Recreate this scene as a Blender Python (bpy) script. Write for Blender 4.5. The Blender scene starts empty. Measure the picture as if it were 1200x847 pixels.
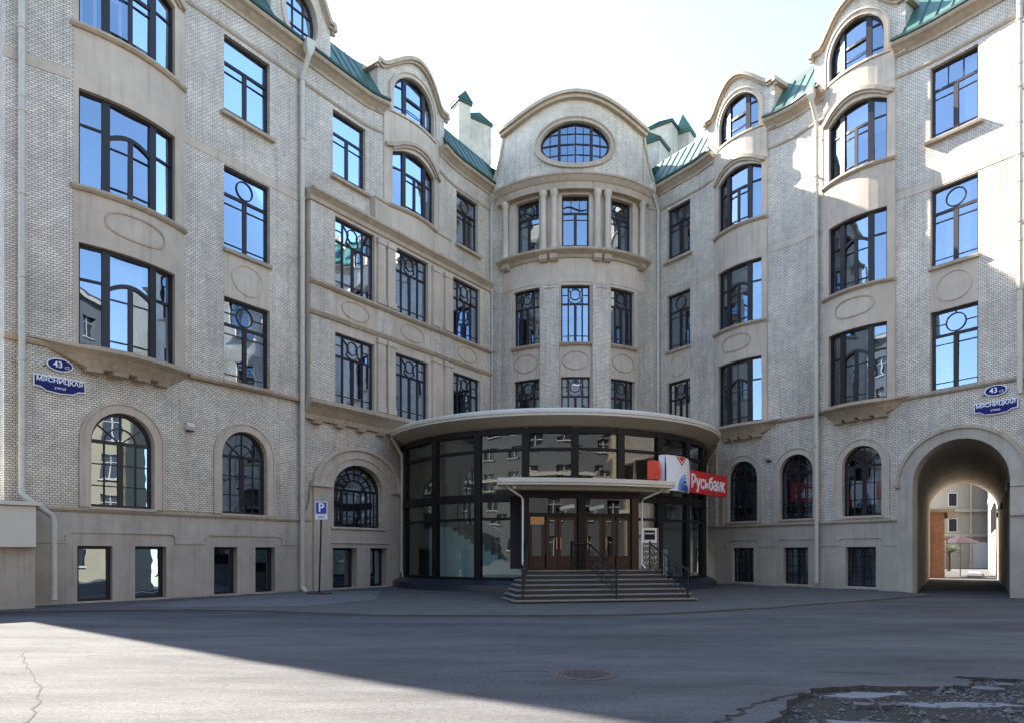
import bpy, math, random
from mathutils import Vector, Matrix
from mathutils.geometry import delaunay_2d_cdt
R = random.Random(7)
rad = math.radians
sc = bpy.context.scene
COL = sc.collection

# ------------------------------------------------------------------ camera, world, sun
EYE = 1.6
cd = bpy.data.cameras.new('camera'); cam = bpy.data.objects.new('camera', cd); COL.objects.link(cam)
cam.location = (0, 0, EYE); cam.rotation_euler = (rad(90), 0, 0)
cd.sensor_width = 36; cd.lens = 24; cd.shift_y = 0.187; cd.clip_end = 3000
sc.camera = cam
SUN_EL, SUN_AZ = 38.5, 308.5          # azimuth clockwise from +Y (view direction)
w = bpy.data.worlds.new('World'); sc.world = w; w.use_nodes = True
nt = w.node_tree; bg = nt.nodes['Background']
sky = nt.nodes.new('ShaderNodeTexSky'); sky.sky_type = 'NISHITA'; sky.sun_disc = False
sky.sun_elevation = rad(SUN_EL); sky.sun_rotation = rad(SUN_AZ)
sky.air_density = 1.0; sky.dust_density = 0.5; sky.ozone_density = 0.2
nt.links.new(sky.outputs[0], bg.inputs[0]); bg.inputs[1].default_value = 0.10
sl = bpy.data.lights.new('sun', 'SUN'); sl.energy = 4.6; sl.angle = rad(0.5); sl.color = (1, .93, .83)
sun = bpy.data.objects.new('sun', sl); COL.objects.link(sun)
to_sun = Vector((math.sin(rad(SUN_AZ)) * math.cos(rad(SUN_EL)), math.cos(rad(SUN_AZ)) * math.cos(rad(SUN_EL)), math.sin(rad(SUN_EL))))
sun.rotation_euler = to_sun.to_track_quat('Z', 'Y').to_euler(); sun.location = to_sun * 60
sc.view_settings.view_transform = 'Standard'; sc.view_settings.look = 'None'
sc.view_settings.exposure = 2.7; sc.view_settings.gamma = 1
sc.render.engine = 'CYCLES'; sc.cycles.max_bounces = 8; sc.cycles.transparent_max_bounces = 12
sc.cycles.caustics_reflective = False; sc.cycles.caustics_refractive = False

# ------------------------------------------------------------------ materials
def streaks(t, tc, src, amt):
    """thin vertical rain streaks of dirt"""
    mp = t.nodes.new('ShaderNodeMapping'); mp.inputs['Scale'].default_value = (5.5, 5.5, .28); t.links.new(tc.outputs['Object'], mp.inputs[0])
    n = t.nodes.new('ShaderNodeTexNoise'); n.inputs['Scale'].default_value = 1; n.inputs['Detail'].default_value = 4; n.inputs['Roughness'].default_value = .6
    t.links.new(mp.outputs[0], n.inputs['Vector'])
    mr = t.nodes.new('ShaderNodeMapRange'); mr.inputs[1].default_value = .50; mr.inputs[2].default_value = .72; mr.inputs[3].default_value = 1; mr.inputs[4].default_value = 1 - amt
    t.links.new(n.outputs['Fac'], mr.inputs[0])
    mx = t.nodes.new('ShaderNodeMix'); mx.data_type = 'RGBA'; mx.blend_type = 'MULTIPLY'; mx.inputs[0].default_value = 1
    t.links.new(src, mx.inputs[6]); t.links.new(mr.outputs[0], mx.inputs[7]); return mx.outputs[2]

def mat(name, col, rough=.7, metal=0, spec=.4, noise=None, bump=None, var=None, streak=0):
    """noise=(scale, amount) mottles the colour, var=(scale, amount) is a second, larger mottling, bump=(scale, strength)"""
    m = bpy.data.materials.new(name); m.use_nodes = True
    t = m.node_tree; b = t.nodes['Principled BSDF']
    b.inputs['Base Color'].default_value = (*col, 1); b.inputs['Roughness'].default_value = rough
    b.inputs['Metallic'].default_value = metal; b.inputs['Specular IOR Level'].default_value = spec
    tc = t.nodes.new('ShaderNodeTexCoord')
    src = None
    for nz in (noise, var):
        if not nz: continue
        n = t.nodes.new('ShaderNodeTexNoise'); n.inputs['Scale'].default_value = nz[0]; n.inputs['Detail'].default_value = 6
        n.inputs['Roughness'].default_value = .62
        t.links.new(tc.outputs['Object'], n.inputs['Vector'])
        mr = t.nodes.new('ShaderNodeMapRange'); mr.inputs[1].default_value = .3; mr.inputs[2].default_value = .7
        mr.inputs[3].default_value = 1 - nz[1]; mr.inputs[4].default_value = 1 + nz[1] * .6
        t.links.new(n.outputs['Fac'], mr.inputs[0])
        mx = t.nodes.new('ShaderNodeMix'); mx.data_type = 'RGBA'; mx.blend_type = 'MULTIPLY'; mx.inputs[0].default_value = 1
        if src: t.links.new(src, mx.inputs[6])
        else: mx.inputs[6].default_value = (*col, 1)
        t.links.new(mr.outputs[0], mx.inputs[7]); src = mx.outputs[2]
    if streak: src = streaks(t, tc, src, streak)
    if src: t.links.new(src, b.inputs['Base Color'])
    if bump:
        n = t.nodes.new('ShaderNodeTexNoise'); n.inputs['Scale'].default_value = bump[0]; n.inputs['Detail'].default_value = 5
        t.links.new(tc.outputs['Object'], n.inputs['Vector'])
        bp = t.nodes.new('ShaderNodeBump'); bp.inputs['Strength'].default_value = bump[1]; bp.inputs['Distance'].default_value = .02
        t.links.new(n.outputs['Fac'], bp.inputs['Height']); t.links.new(bp.outputs[0], b.inputs['Normal'])
    return m

def brick_mat(name, c1, c2, mortar, bw=.145, rh=.070, ms=.0092, rough=.4, stain=.27):
    m = bpy.data.materials.new(name); m.use_nodes = True
    t = m.node_tree; b = t.nodes['Principled BSDF']
    uv = t.nodes.new('ShaderNodeUVMap')
    br = t.nodes.new('ShaderNodeTexBrick')
    br.inputs['Scale'].default_value = 1; br.inputs['Brick Width'].default_value = bw; br.inputs['Row Height'].default_value = rh
    br.inputs['Mortar Size'].default_value = ms; br.inputs['Mortar Smooth'].default_value = .2; br.inputs['Bias'].default_value = -.1
    br.inputs['Color1'].default_value = (*c1, 1); br.inputs['Color2'].default_value = (*c2, 1); br.inputs['Mortar'].default_value = (*mortar, 1)
    t.links.new(uv.outputs[0], br.inputs['Vector'])
    tc = t.nodes.new('ShaderNodeTexCoord')
    src = br.outputs['Color']
    for scale, amt in ((.55, stain), (3.1, stain * .55)):
        n = t.nodes.new('ShaderNodeTexNoise'); n.inputs['Scale'].default_value = scale; n.inputs['Detail'].default_value = 7; n.inputs['Roughness'].default_value = .65
        t.links.new(tc.outputs['Object'], n.inputs['Vector'])
        mr = t.nodes.new('ShaderNodeMapRange'); mr.inputs[1].default_value = .3; mr.inputs[2].default_value = .7
        mr.inputs[3].default_value = 1 - amt; mr.inputs[4].default_value = 1 + amt * .4
        t.links.new(n.outputs['Fac'], mr.inputs[0])
        mx = t.nodes.new('ShaderNodeMix'); mx.data_type = 'RGBA'; mx.blend_type = 'MULTIPLY'; mx.inputs[0].default_value = 1
        t.links.new(src, mx.inputs[6]); t.links.new(mr.outputs[0], mx.inputs[7]); src = mx.outputs[2]
    src = streaks(t, tc, src, .22)
    t.links.new(src, b.inputs['Base Color'])
    bp = t.nodes.new('ShaderNodeBump'); bp.invert = True; bp.inputs['Strength'].default_value = .5; bp.inputs['Distance'].default_value = .008
    t.links.new(br.outputs['Fac'], bp.inputs['Height']); t.links.new(bp.outputs[0], b.inputs['Normal'])
    b.inputs['Roughness'].default_value = rough; b.inputs['Specular IOR Level'].default_value = .35
    return m

def glass_mat(name, tint, refl, trans, wav=.0, gtint=(.93, .97, 1)):
    m = bpy.data.materials.new(name); m.use_nodes = True
    t = m.node_tree; out = t.nodes['Material Output']; t.nodes.remove(t.nodes['Principled BSDF'])
    tr = t.nodes.new('ShaderNodeBsdfTransparent'); tr.inputs[0].default_value = (*[c * trans for c in tint], 1)
    gl = t.nodes.new('ShaderNodeBsdfGlossy'); gl.inputs['Roughness'].default_value = .004; gl.inputs['Color'].default_value = (*gtint, 1)
    fr = t.nodes.new('ShaderNodeLayerWeight'); fr.inputs['Blend'].default_value = .32
    mr = t.nodes.new('ShaderNodeMapRange'); mr.inputs[3].default_value = refl; mr.inputs[4].default_value = .95
    t.links.new(fr.outputs['Fresnel'], mr.inputs[0])
    mx = t.nodes.new('ShaderNodeMixShader')
    t.links.new(mr.outputs[0], mx.inputs[0]); t.links.new(tr.outputs[0], mx.inputs[1]); t.links.new(gl.outputs[0], mx.inputs[2])
    if wav:
        tc = t.nodes.new('ShaderNodeTexCoord'); n = t.nodes.new('ShaderNodeTexNoise'); n.inputs['Scale'].default_value = .9
        t.links.new(tc.outputs['Object'], n.inputs['Vector'])
        bp = t.nodes.new('ShaderNodeBump'); bp.inputs['Strength'].default_value = wav; bp.inputs['Distance'].default_value = .05
        t.links.new(n.outputs['Fac'], bp.inputs['Height']); t.links.new(bp.outputs[0], gl.inputs['Normal'])
    t.links.new(mx.outputs[0], out.inputs['Surface'])
    return m

M = dict(
    brick=brick_mat('white_glazed_brick', (.86, .765, .625), (.67, .585, .47), (.20, .155, .115)),
    plaster=mat('stone_plaster', (.56, .465, .36), .85, noise=(2.2, .10), var=(.35, .16), bump=(30, .12), streak=.2),
    trim=mat('tan_stone_trim', (.46, .365, .265), .8, noise=(5, .14), var=(.6, .18), bump=(24, .15), streak=.2),
    plinth=mat('plinth_render', (.47, .405, .325), .85, noise=(1.6, .12), var=(.3, .2), bump=(40, .2), streak=.2),
    groove=mat('groove_shadow_joint', (.20, .175, .15), .9),
    frame=mat('dark_brown_window_paint', (.022, .017, .02), .42, spec=.3),
    bronze=mat('dark_bronze_profile', (.012, .010, .010), .5, spec=.2),
    glass=glass_mat('window_glass', (.75, .85, .9), .32, .8, .05, (.54, .68, .86)),
    shopglass=glass_mat('pavilion_glass', (.84, .96, .96), .08, .95, .03),
    doorglass=glass_mat('door_glass', (.5, .55, .55), .05, .7, .02),
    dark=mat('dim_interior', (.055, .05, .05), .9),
    room=mat('room_wall', (.22, .2, .17), .9),
    curtain=mat('white_curtain', (.62, .62, .6), .9, noise=(14, .15)),
    innerframe=mat('white_inner_frame', (.7, .7, .68), .5),
    green=mat('green_roof_sheet', (.042, .112, .088), .45, spec=.5, noise=(2.5, .18), var=(.5, .15)),
    greendark=mat('dark_green_gutter', (.02, .055, .04), .45),
    pipe=mat('cream_pipe_paint', (.56, .52, .43), .45, noise=(3, .1), var=(9, .06)),
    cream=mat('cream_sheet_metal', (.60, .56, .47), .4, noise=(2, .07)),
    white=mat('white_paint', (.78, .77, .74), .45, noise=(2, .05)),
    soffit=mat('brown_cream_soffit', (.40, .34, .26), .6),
    asphalt=None, paver=None,
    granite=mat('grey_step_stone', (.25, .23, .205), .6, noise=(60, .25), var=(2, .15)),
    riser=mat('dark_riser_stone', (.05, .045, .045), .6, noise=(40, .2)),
    skirt=mat('dark_blue_granite', (.018, .022, .038), .35, spec=.6, noise=(50, .3)),
    wood=mat('brown_door_wood', (.042, .018, .011), .45, spec=.3, noise=(18, .3)),
    iron=mat('black_wrought_iron', (.012, .012, .014), .45),
    brass=mat('brass_plaque', (.38, .22, .10), .35, metal=.6),
    red=mat('red_sign_face', (.55, .015, .012), .35),
    orange=mat('orange_red_sign_face', (.85, .07, .02), .35),
    signwhite=mat('sign_white', (.82, .83, .85), .35),
    signblue=mat('sign_blue', (.012, .06, .30), .35),
    lightblue=mat('sign_light_blue', (.12, .30, .62), .35),
    navy=mat('navy_enamel', (.006, .010, .12), .5, spec=.2),
    blue=mat('traffic_blue', (.01, .06, .36), .35),
    castiron=mat('cast_iron', (.10, .075, .07), .6, metal=.3, noise=(30, .3)),
    chimney=mat('pale_chimney_render', (.50, .46, .39), .85, noise=(3, .2), var=(.8, .2), streak=.2),
    turq=mat('pale_turquoise_render', (.56, .74, .72), .7, noise=(2, .08)),
    chrome=mat('brushed_rail', (.5, .48, .45), .3, metal=1),
    beigewall=mat('beige_far_wall', (.10, .10, .105), .85, noise=(1, .1)),
    ochre=mat('yellow_ochre_wall', (.30, .25, .165), .85, noise=(1, .1)),
    farwhite=mat('white_far_wall', (.40, .365, .32), .85, noise=(1.2, .12), bump=(12, .2)),
    fardark=mat('far_window_dark', (.03, .032, .04), .15, spec=.6),
    orangebrick=brick_mat('orange_brick', (.38, .15, .065), (.30, .11, .05), (.22, .17, .12), .26, .075, .012, .85, .25),
    leaf=mat('palm_leaf', (.05, .085, .022), .6, noise=(6, .3)),
    bark=mat('palm_bark', (.12, .075, .045), .9, noise=(20, .3)),
    purple=mat('purple_canvas', (.018, .005, .010), .8),
    redcanvas=mat('dark_red_canvas', (.26, .025, .02), .8),
    black=mat('black_plastic', (.015, .015, .016), .4),
    stone=mat('broken_asphalt_stone', (.10, .10, .105), .85, noise=(9, .35)),
    soil=mat('dirt_of_the_pothole', (.028, .025, .02), .95, noise=(22, .45), var=(3, .3), bump=(60, .5)),
    concrete=mat('pale_concrete_patch', (.15, .155, .165), .85, noise=(6, .2), bump=(40, .3)),
)

def asphalt_mat():
    m = bpy.data.materials.new('worn_light_banded_asphalt'); m.use_nodes = True
    t = m.node_tree; b = t.nodes['Principled BSDF']; b.inputs['Roughness'].default_value = .95; b.inputs['Specular IOR Level'].default_value = .12
    tc = t.nodes.new('ShaderNodeTexCoord')
    def nz(scale, det=6, rough=.6, map_=None):
        n = t.nodes.new('ShaderNodeTexNoise'); n.inputs['Scale'].default_value = scale; n.inputs['Detail'].default_value = det; n.inputs['Roughness'].default_value = rough
        if map_:
            mp = t.nodes.new('ShaderNodeMapping'); mp.inputs['Scale'].default_value = map_; mp.inputs['Rotation'].default_value = (0, 0, .25)
            t.links.new(tc.outputs['Object'], mp.inputs[0]); t.links.new(mp.outputs[0], n.inputs['Vector'])
        else: t.links.new(tc.outputs['Object'], n.inputs['Vector'])
        return n.outputs['Fac']
    def rmp(f, lo, hi, a, c):
        r = t.nodes.new('ShaderNodeMapRange'); r.inputs[1].default_value = lo; r.inputs[2].default_value = hi; r.inputs[3].default_value = a; r.inputs[4].default_value = c
        t.links.new(f, r.inputs[0]); return r.outputs[0]
    def mul(a, c):
        x = t.nodes.new('ShaderNodeMath'); x.operation = 'MULTIPLY'; t.links.new(a, x.inputs[0]); t.links.new(c, x.inputs[1]); return x.outputs[0]
    f = mul(rmp(nz(120, 3), .3, .7, .62, 1.38), rmp(nz(.35, 8, .7, (.5, 1.6, 1)), .35, .68, .74, 1.36))  # grain and wear; the broad pale bands also stand in for soft reflected light
    f = mul(f, rmp(nz(1.4, 8, .7, (.4, 1.8, 1)), .35, .68, .88, 1.13))
    f = mul(f, rmp(nz(14, 5, .7), .3, .7, .8, 1.2)); f = mul(f, rmp(nz(48, 3, .7), .3, .7, .68, 1.32))
    mx = t.nodes.new('ShaderNodeMix'); mx.data_type = 'RGBA'; mx.blend_type = 'MULTIPLY'; mx.inputs[0].default_value = 1
    mx.inputs[6].default_value = (.084, .082, .081, 1); t.links.new(f, mx.inputs[7])
    # thin cracks
    vo = t.nodes.new('ShaderNodeTexVoronoi'); vo.feature = 'DISTANCE_TO_EDGE'; vo.inputs['Scale'].default_value = .22
    nd = t.nodes.new('ShaderNodeTexNoise'); nd.inputs['Scale'].default_value = 1.3; nd.inputs['Detail'].default_value = 5
    va = t.nodes.new('ShaderNodeVectorMath'); va.operation = 'ADD'
    t.links.new(tc.outputs['Object'], nd.inputs['Vector']); t.links.new(tc.outputs['Object'], va.inputs[0]); t.links.new(nd.outputs['Color'], va.inputs[1])
    t.links.new(va.outputs[0], vo.inputs['Vector'])
    cr = rmp(vo.outputs['Distance'], .0008, .0028, .8, 1.0)
    m2 = t.nodes.new('ShaderNodeMix'); m2.data_type = 'RGBA'; m2.blend_type = 'MULTIPLY'; m2.inputs[0].default_value = 1
    t.links.new(mx.outputs[2], m2.inputs[6]); t.links.new(cr, m2.inputs[7]); t.links.new(m2.outputs[2], b.inputs['Base Color'])
    bp = t.nodes.new('ShaderNodeBump'); bp.inputs['Strength'].default_value = .5; bp.inputs['Distance'].default_value = .015
    t.links.new(nz(70, 4), bp.inputs['Height']); t.links.new(bp.outputs[0], b.inputs['Normal'])
    return m
M['asphalt'] = asphalt_mat()
M['pave'] = mat('dusty_pavement', (.098, .093, .085), .85, noise=(40, .3), var=(1.1, .28), bump=(60, .4))
M['paver'] = brick_mat('grey_paving_block', (.20, .195, .19), (.15, .145, .145), (.06, .055, .05), .4, .2, .018, .8, .2)

# ------------------------------------------------------------------ object helpers
def tag(o, label=None, cat=None, group=None, kind=None):
    for k, v in (('label', label), ('category', cat), ('group', group), ('kind', kind)):
        if v: o[k] = v
    return o
def thing(name, label, cat, loc=(0, 0, 0), rz=0, group=None):
    o = bpy.data.objects.new(name, None); COL.objects.link(o); o.location = loc; o.rotation_euler = (0, 0, rz); o.empty_display_size = .3
    return tag(o, label, cat, group)
class MB:
    def __init__(s): s.v = []; s.f = []; s.uv = []; s.mi = []
    def vert(s, p): s.v.append(tuple(p)); return len(s.v) - 1
    def face(s, pts, uvs=None, mi=0):
        b = len(s.v); s.v += [tuple(p) for p in pts]; s.f.append(tuple(range(b, b + len(pts))))
        s.uv += list(uvs) if uvs else [(p[0] + p[1] * .7, p[2]) for p in pts]; s.mi.append(mi)
    def box(s, c, size, ax=None, mi=0):
        """box centred on c; ax = horizontal x-axis direction"""
        ex = Vector((ax[0], ax[1], 0)).normalized() if ax else Vector((1, 0, 0)); ez = Vector((0, 0, 1)); ey = ez.cross(ex)
        h = [x / 2 for x in size]; c = Vector(c)
        P = lambda i, j, k: c + ex * h[0] * i + ey * h[1] * j + ez * h[2] * k
        for q in (((-1,-1,-1),(1,-1,-1),(1,-1,1),(-1,-1,1)), ((1,1,-1),(-1,1,-1),(-1,1,1),(1,1,1)), ((-1,1,-1),(-1,-1,-1),(-1,-1,1),(-1,1,1)),
                  ((1,-1,-1),(1,1,-1),(1,1,1),(1,-1,1)), ((-1,-1,1),(1,-1,1),(1,1,1),(-1,1,1)), ((-1,1,-1),(1,1,-1),(1,-1,-1),(-1,-1,-1))):
            s.face([P(*t) for t in q], mi=mi)
    def tube(s, pts, r, n=8, mi=0, caps=True):
        pts = [Vector(p) for p in pts]; rs = r if isinstance(r, (list, tuple)) else [r] * len(pts); rings = []
        up = Vector((0, 0, 1))
        for i, p in enumerate(pts):
            a = pts[max(0, i - 1)]; b = pts[min(len(pts) - 1, i + 1)]; d = (b - a).normalized()
            u = d.cross(up)
            if u.length < .05: u = d.cross(Vector((1, 0, 0)))
            u.normalize(); v = d.cross(u)
            rings.append([p + (u * math.cos(2 * math.pi * k / n) + v * math.sin(2 * math.pi * k / n)) * rs[i] for k in range(n)])
        for A, B in zip(rings, rings[1:]):
            for k in range(n): s.face([A[k], A[(k + 1) % n], B[(k + 1) % n], B[k]], mi=mi)
        if caps: s.face(rings[0][::-1], mi=mi); s.face(rings[-1], mi=mi)
    def lathe(s, base, prof, n=14, mi=0):
        base = Vector(base)
        rings = [[base + Vector((r * math.cos(2 * math.pi * k / n), r * math.sin(2 * math.pi * k / n), z)) for k in range(n)] for r, z in prof]
        for A, B in zip(rings, rings[1:]):
            for k in range(n): s.face([A[k], A[(k + 1) % n], B[(k + 1) % n], B[k]], mi=mi)
        s.face(rings[0][::-1], mi=mi); s.face(rings[-1], mi=mi)
    def prism(s, poly, z0, z1, mi=0):
        n = len(poly)
        s.face([(x, y, z1) for x, y in poly], mi=mi); s.face([(x, y, z0) for x, y in poly[::-1]], mi=mi)
        for i in range(n):
            (x0, y0), (x1, y1) = poly[i], poly[(i + 1) % n]
            s.face([(x0, y0, z0), (x1, y1, z0), (x1, y1, z1), (x0, y0, z1)], mi=mi)
    def build(s, name, m, parent=None, smooth=False, kind=None, merge=True):
        me = bpy.data.meshes.new(name)
        off = Vector((0, 0, 0)); inv = None
        if parent is not None:
            root = parent
            Mx = Matrix.Identity(4); q = parent
            while q is not None: Mx = (Matrix.LocRotScale(q.location, q.rotation_euler, None)) @ Mx; q = q.parent
            inv = Mx.inverted()
        vs = [tuple(inv @ Vector(p)) for p in s.v] if inv is not None else s.v
        me.from_pydata(vs, [], s.f)
        ul = me.uv_layers.new(name='UVMap'); flat = [c for u in s.uv for c in u]; ul.data.foreach_set('uv', flat)
        me.polygons.foreach_set('material_index', s.mi)
        for x in (m if isinstance(m, (list, tuple)) else [m]): me.materials.append(x)
        if merge or smooth:
            import bmesh
            bm = bmesh.new(); bm.from_mesh(me); bmesh.ops.remove_doubles(bm, verts=bm.verts, dist=.0004)
            bmesh.ops.recalc_face_normals(bm, faces=bm.faces) if smooth else None
            bm.to_mesh(me); bm.free()
        if smooth:
            me.polygons.foreach_set('use_smooth', [True] * len(me.polygons)); me.set_sharp_from_angle(angle=rad(35))
        me.update()
        o = bpy.data.objects.new(name, me); COL.objects.link(o)
        if parent is not None: o.parent = parent
        if kind: o['kind'] = kind
        return o

# ------------------------------------------------------------------ facade paths: (s along wall, d outwards, z) -> world
def interp(k, s):
    if s <= k[0][0]: return k[0][1]
    for (a, b), (c, d) in zip(k, k[1:]):
        if s <= c:
            t = (s - a) / (c - a); return b + (d - b) * t
    return k[-1][1]
DX, DY = .574, .819
class Wing:
    def __init__(s, side, k, step=.4): s.side = side; s.k = k; s.step = step
    def pt(s, q, d, z):
        e = interp(s.k, q) + d
        if s.side < 0: return Vector((-1.2 - DX * q + DY * e, 39 - DY * q - DX * e, z))
        return Vector((8.1 + DX * q - DY * e, 39 - DY * q - DX * e, z))
class Bay(Wing):
    """the wing path with a convex bow between a and b"""
    def __init__(s, base, a, b, ea, eb, bulge, step=.35):
        n = 10; kk = [(a - 6, ea), (a, ea)]
        for i in range(1, n):
            t = i / n; kk.append((a + (b - a) * t, ea + (eb - ea) * t + bulge * (1 - (2 * t - 1) ** 2)))
        kk += [(b, eb), (b + 6, eb)]
        super().__init__(base.side, kk, step)
class Arc:
    def __init__(s, c, r, rot=0, step=.3): s.c = c; s.r = r; s.rot = rad(rot); s.step = step
    def pt(s, q, d, z):
        a = q / s.r + s.rot
        return Vector((s.c[0] + (s.r + d) * math.sin(a), s.c[1] - (s.r + d) * math.cos(a), z))
class Line:
    def __init__(s, a, b): s.a = Vector(a[:2]); s.u = (Vector(b[:2]) - s.a).normalized(); s.n = Vector((s.u.y, -s.u.x)); s.step = None
    def pt(s, q, d, z): p = s.a + s.u * q + s.n * d; return Vector((p.x, p.y, z))

def in_loops(p, loops):
    x, y = p; c = False
    for L in loops:
        n = len(L)
        for i in range(n):
            (x0, y0), (x1, y1) = L[i], L[(i + 1) % n]
            if (y0 > y) != (y1 > y) and x < (x1 - x0) * (y - y0) / (y1 - y0) + x0: c = not c
    return c
def sheet(mb, path, loops, d=0, thick=0, step=-1, mi=0, mi2=None, tilt=(0, 0), flip=None):
    """flat outline with holes (even-odd loops) wrapped onto the path at offset d; edges run back by thick"""
    st = path.step if step == -1 else step
    vs = []; es = []
    for L in loops:
        b = len(vs); vs += [Vector(p) for p in L]; es += [(b + i, b + (i + 1) % len(L)) for i in range(len(L))]
    s0 = min(v.x for v in vs); s1 = max(v.x for v in vs); z0 = min(v.y for v in vs) - .1; z1 = max(v.y for v in vs) + .1
    if st:
        q = math.ceil((s0 + 1e-4) / st) * st
        while q < s1 - 1e-4:
            qq = q + .00137
            b = len(vs); vs += [Vector((qq, z0)), Vector((qq, z1))]; es.append((b, b + 1)); q += st
    V, _, F, *_ = delaunay_2d_cdt(vs, es, [], 0, 1e-5)
    sm, zm = (s0 + s1) / 2, (z0 + z1) / 2
    D = lambda v: d + tilt[0] * (v.x - sm) + tilt[1] * (v.y - zm)
    keep = []
    for f in F:
        cx = sum(V[i].x for i in f) / len(f); cy = sum(V[i].y for i in f) / len(f)
        if in_loops((cx, cy), loops): keep.append(f)
    left = path.pt(s0 + .5, 0, 0) - path.pt(s0, 0, 0)
    out = path.pt(s0, 1, 0) - path.pt(s0, 0, 0)
    fl = left.cross(Vector((0, 0, 1))).dot(out) < 0
    cnt = {}
    for f in keep:
        g = f[::-1] if fl else f
        mb.face([path.pt(V[i].x, D(V[i]), V[i].y) for i in g], [(V[i].x, V[i].y) for i in g], mi)
        for i in range(len(f)):
            a, b = f[i], f[(i + 1) % len(f)]; cnt.setdefault((min(a, b), max(a, b)), []).append((a, b))
    if thick:
        for k, l in cnt.items():
            if len(l) == 1:
                a, b = V[l[0][0]], V[l[0][1]]
                P = [path.pt(a.x, D(a), a.y), path.pt(a.x, D(a) - thick, a.y), path.pt(b.x, D(b) - thick, b.y), path.pt(b.x, D(b), b.y)]
                vert = abs(a.x - b.x) < abs(a.y - b.y)
                u = [(a.x, a.y), (a.x + thick, a.y), (b.x + thick, b.y), (b.x, b.y)] if vert else [(a.x, a.y), (a.x, a.y + thick), (b.x, b.y + thick), (b.x, b.y)]
                if fl: P = P[::-1]; u = u[::-1]
                mb.face(P, u, mi if mi2 is None else mi2)
def rect(s0, s1, z0, z1): return [(s0, z0), (s1, z0), (s1, z1), (s0, z1)]
def shape(s0, s1, z0, z1, rise=0, kind='semi', n=14):
    if not rise: return rect(s0, s1, z0, z1)
    m = (s0 + s1) / 2; h = (s1 - s0) / 2; zs = z1 - rise; p = [(s0, z0), (s1, z0)]
    for i in range(n + 1):
        if kind == 'semi': a = math.pi * i / n; p.append((m + h * math.cos(a), zs + rise * math.sin(a)))
        else: t = 1 - 2 * i / n; p.append((m + h * t, zs + rise * (1 - t * t)))
    return p
def ellipse(m, z, a, b, n=28): return [(m + a * math.cos(2 * math.pi * i / n), z + b * math.sin(2 * math.pi * i / n)) for i in range(n)]
def stroke(mb, path, pts, wd, d, thick, closed=False, mi=0, step=None):
    """a flat bar of width wd following pts in the facade plane"""
    pts = [Vector(p) for p in pts]
    if closed: pts = pts + [pts[0]]
    st = step or path.step
    if st:
        q = []
        for a, b in zip(pts, pts[1:]):
            n = max(1, math.ceil(abs(b.x - a.x) / st - 1e-6)); q += [a + (b - a) * i / n for i in range(n)]
        pts = q + [pts[-1]]
    n = len(pts); A = []; B = []
    for i, p in enumerate(pts):
        if closed: a = pts[(i - 1) % (n - 1)]; b = pts[(i + 1) % (n - 1)] if i < n - 1 else pts[1]
        else: a = pts[max(0, i - 1)]; b = pts[min(n - 1, i + 1)]
        d1 = (p - a).normalized() if (p - a).length > 1e-6 else (b - p).normalized(); d2 = (b - p).normalized() if (b - p).length > 1e-6 else d1
        t = (d1 + d2).normalized(); nn = Vector((-t.y, t.x)); k = 1 / max(.5, nn.dot(Vector((-d1.y, d1.x))))
        A.append(p + nn * wd / 2 * k); B.append(p - nn * wd / 2 * k)
    for i in range(n - 1):
        q = [A[i], A[i + 1], B[i + 1], B[i]]
        f = [path.pt(v.x, d, v.y) for v in q]; g = [path.pt(v.x, d - thick, v.y) for v in q]
        mb.face(f, [(v.x, v.y) for v in q], mi)
        mb.face([f[0], g[0], g[1], f[1]], mi=mi); mb.face([f[2], g[2], g[3], f[3]], mi=mi)
        if not closed and i == 0: mb.face([f[3], g[3], g[0], f[0]], mi=mi)
        if not closed and i == n - 2: mb.face([f[1], g[1], g[2], f[2]], mi=mi)
def mould(mb, path, s0, s1, prof, caps=True, mi=0):
    """profile [(d, z)] swept along the path"""
    n = max(1, math.ceil((s1 - s0) / (path.step or 99))); ss = [s0 + (s1 - s0) * i / n for i in range(n + 1)]
    rings = [[path.pt(s, d, z) for d, z in prof] for s in ss]
    u = [0]
    for i in range(len(prof)): u.append(u[-1] + math.dist(prof[i], prof[(i + 1) % len(prof)]))
    for j in range(n):
        A, B = rings[j], rings[j + 1]
        for i in range(len(prof)):
            k = (i + 1) % len(prof)
            mb.face([A[i], B[i], B[k], A[k]], [(ss[j], u[i]), (ss[j + 1], u[i]), (ss[j + 1], u[i + 1]), (ss[j], u[i + 1])], mi)
    if caps: mb.face(rings[0][::-1], mi=mi); mb.face(rings[-1], mi=mi)
def band(z0, z1, d, back=-.06, ch=.02):
    return [(back, z0), (d - ch, z0), (d, z0 + ch), (d, z1 - ch), (d - ch, z1), (back, z1)]
def part(name, m, parent, fn, **kw):
    mb = MB(); fn(mb); return mb.build(name, m, parent, **kw)

# ------------------------------------------------------------------ the building
LB = Wing(-1, [(-1,.27),(3.4,.27),(4.2,.36),(4.85,.52),(8.6,.62),(9.2,.44),(9.8,.29),(11.8,.27),(18.2,.36),(21.95,.62),(22.5,.42),(23,.25),(23.6,.1)], .3)
RB = Wing(1, [(-1,.1),(3.4,.1),(4.3,.25),(7.45,.35),(8.1,.18),(8.9,.08),(9.7,.2),(13.4,.33),(14.2,.16),(15,.08),(30,.08)], .3)
LG = Wing(-1, [(-1,.27),(18.5,.27),(23.6,.12)], None); RG = Wing(1, [(0,.1)], None)
LE = Wing(-1, [(0,.68)], None)
BB = Bay(LB, 18.35, 22.0, .46, .58, .38); BC = Bay(LB, 5.05, 8.95, .5, .58, .38)
B2 = Bay(RB, 4.5, 7.62, .34, .42, .36); B3 = Bay(RB, 10.42, 13.52, .34, .40, .38)
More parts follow.
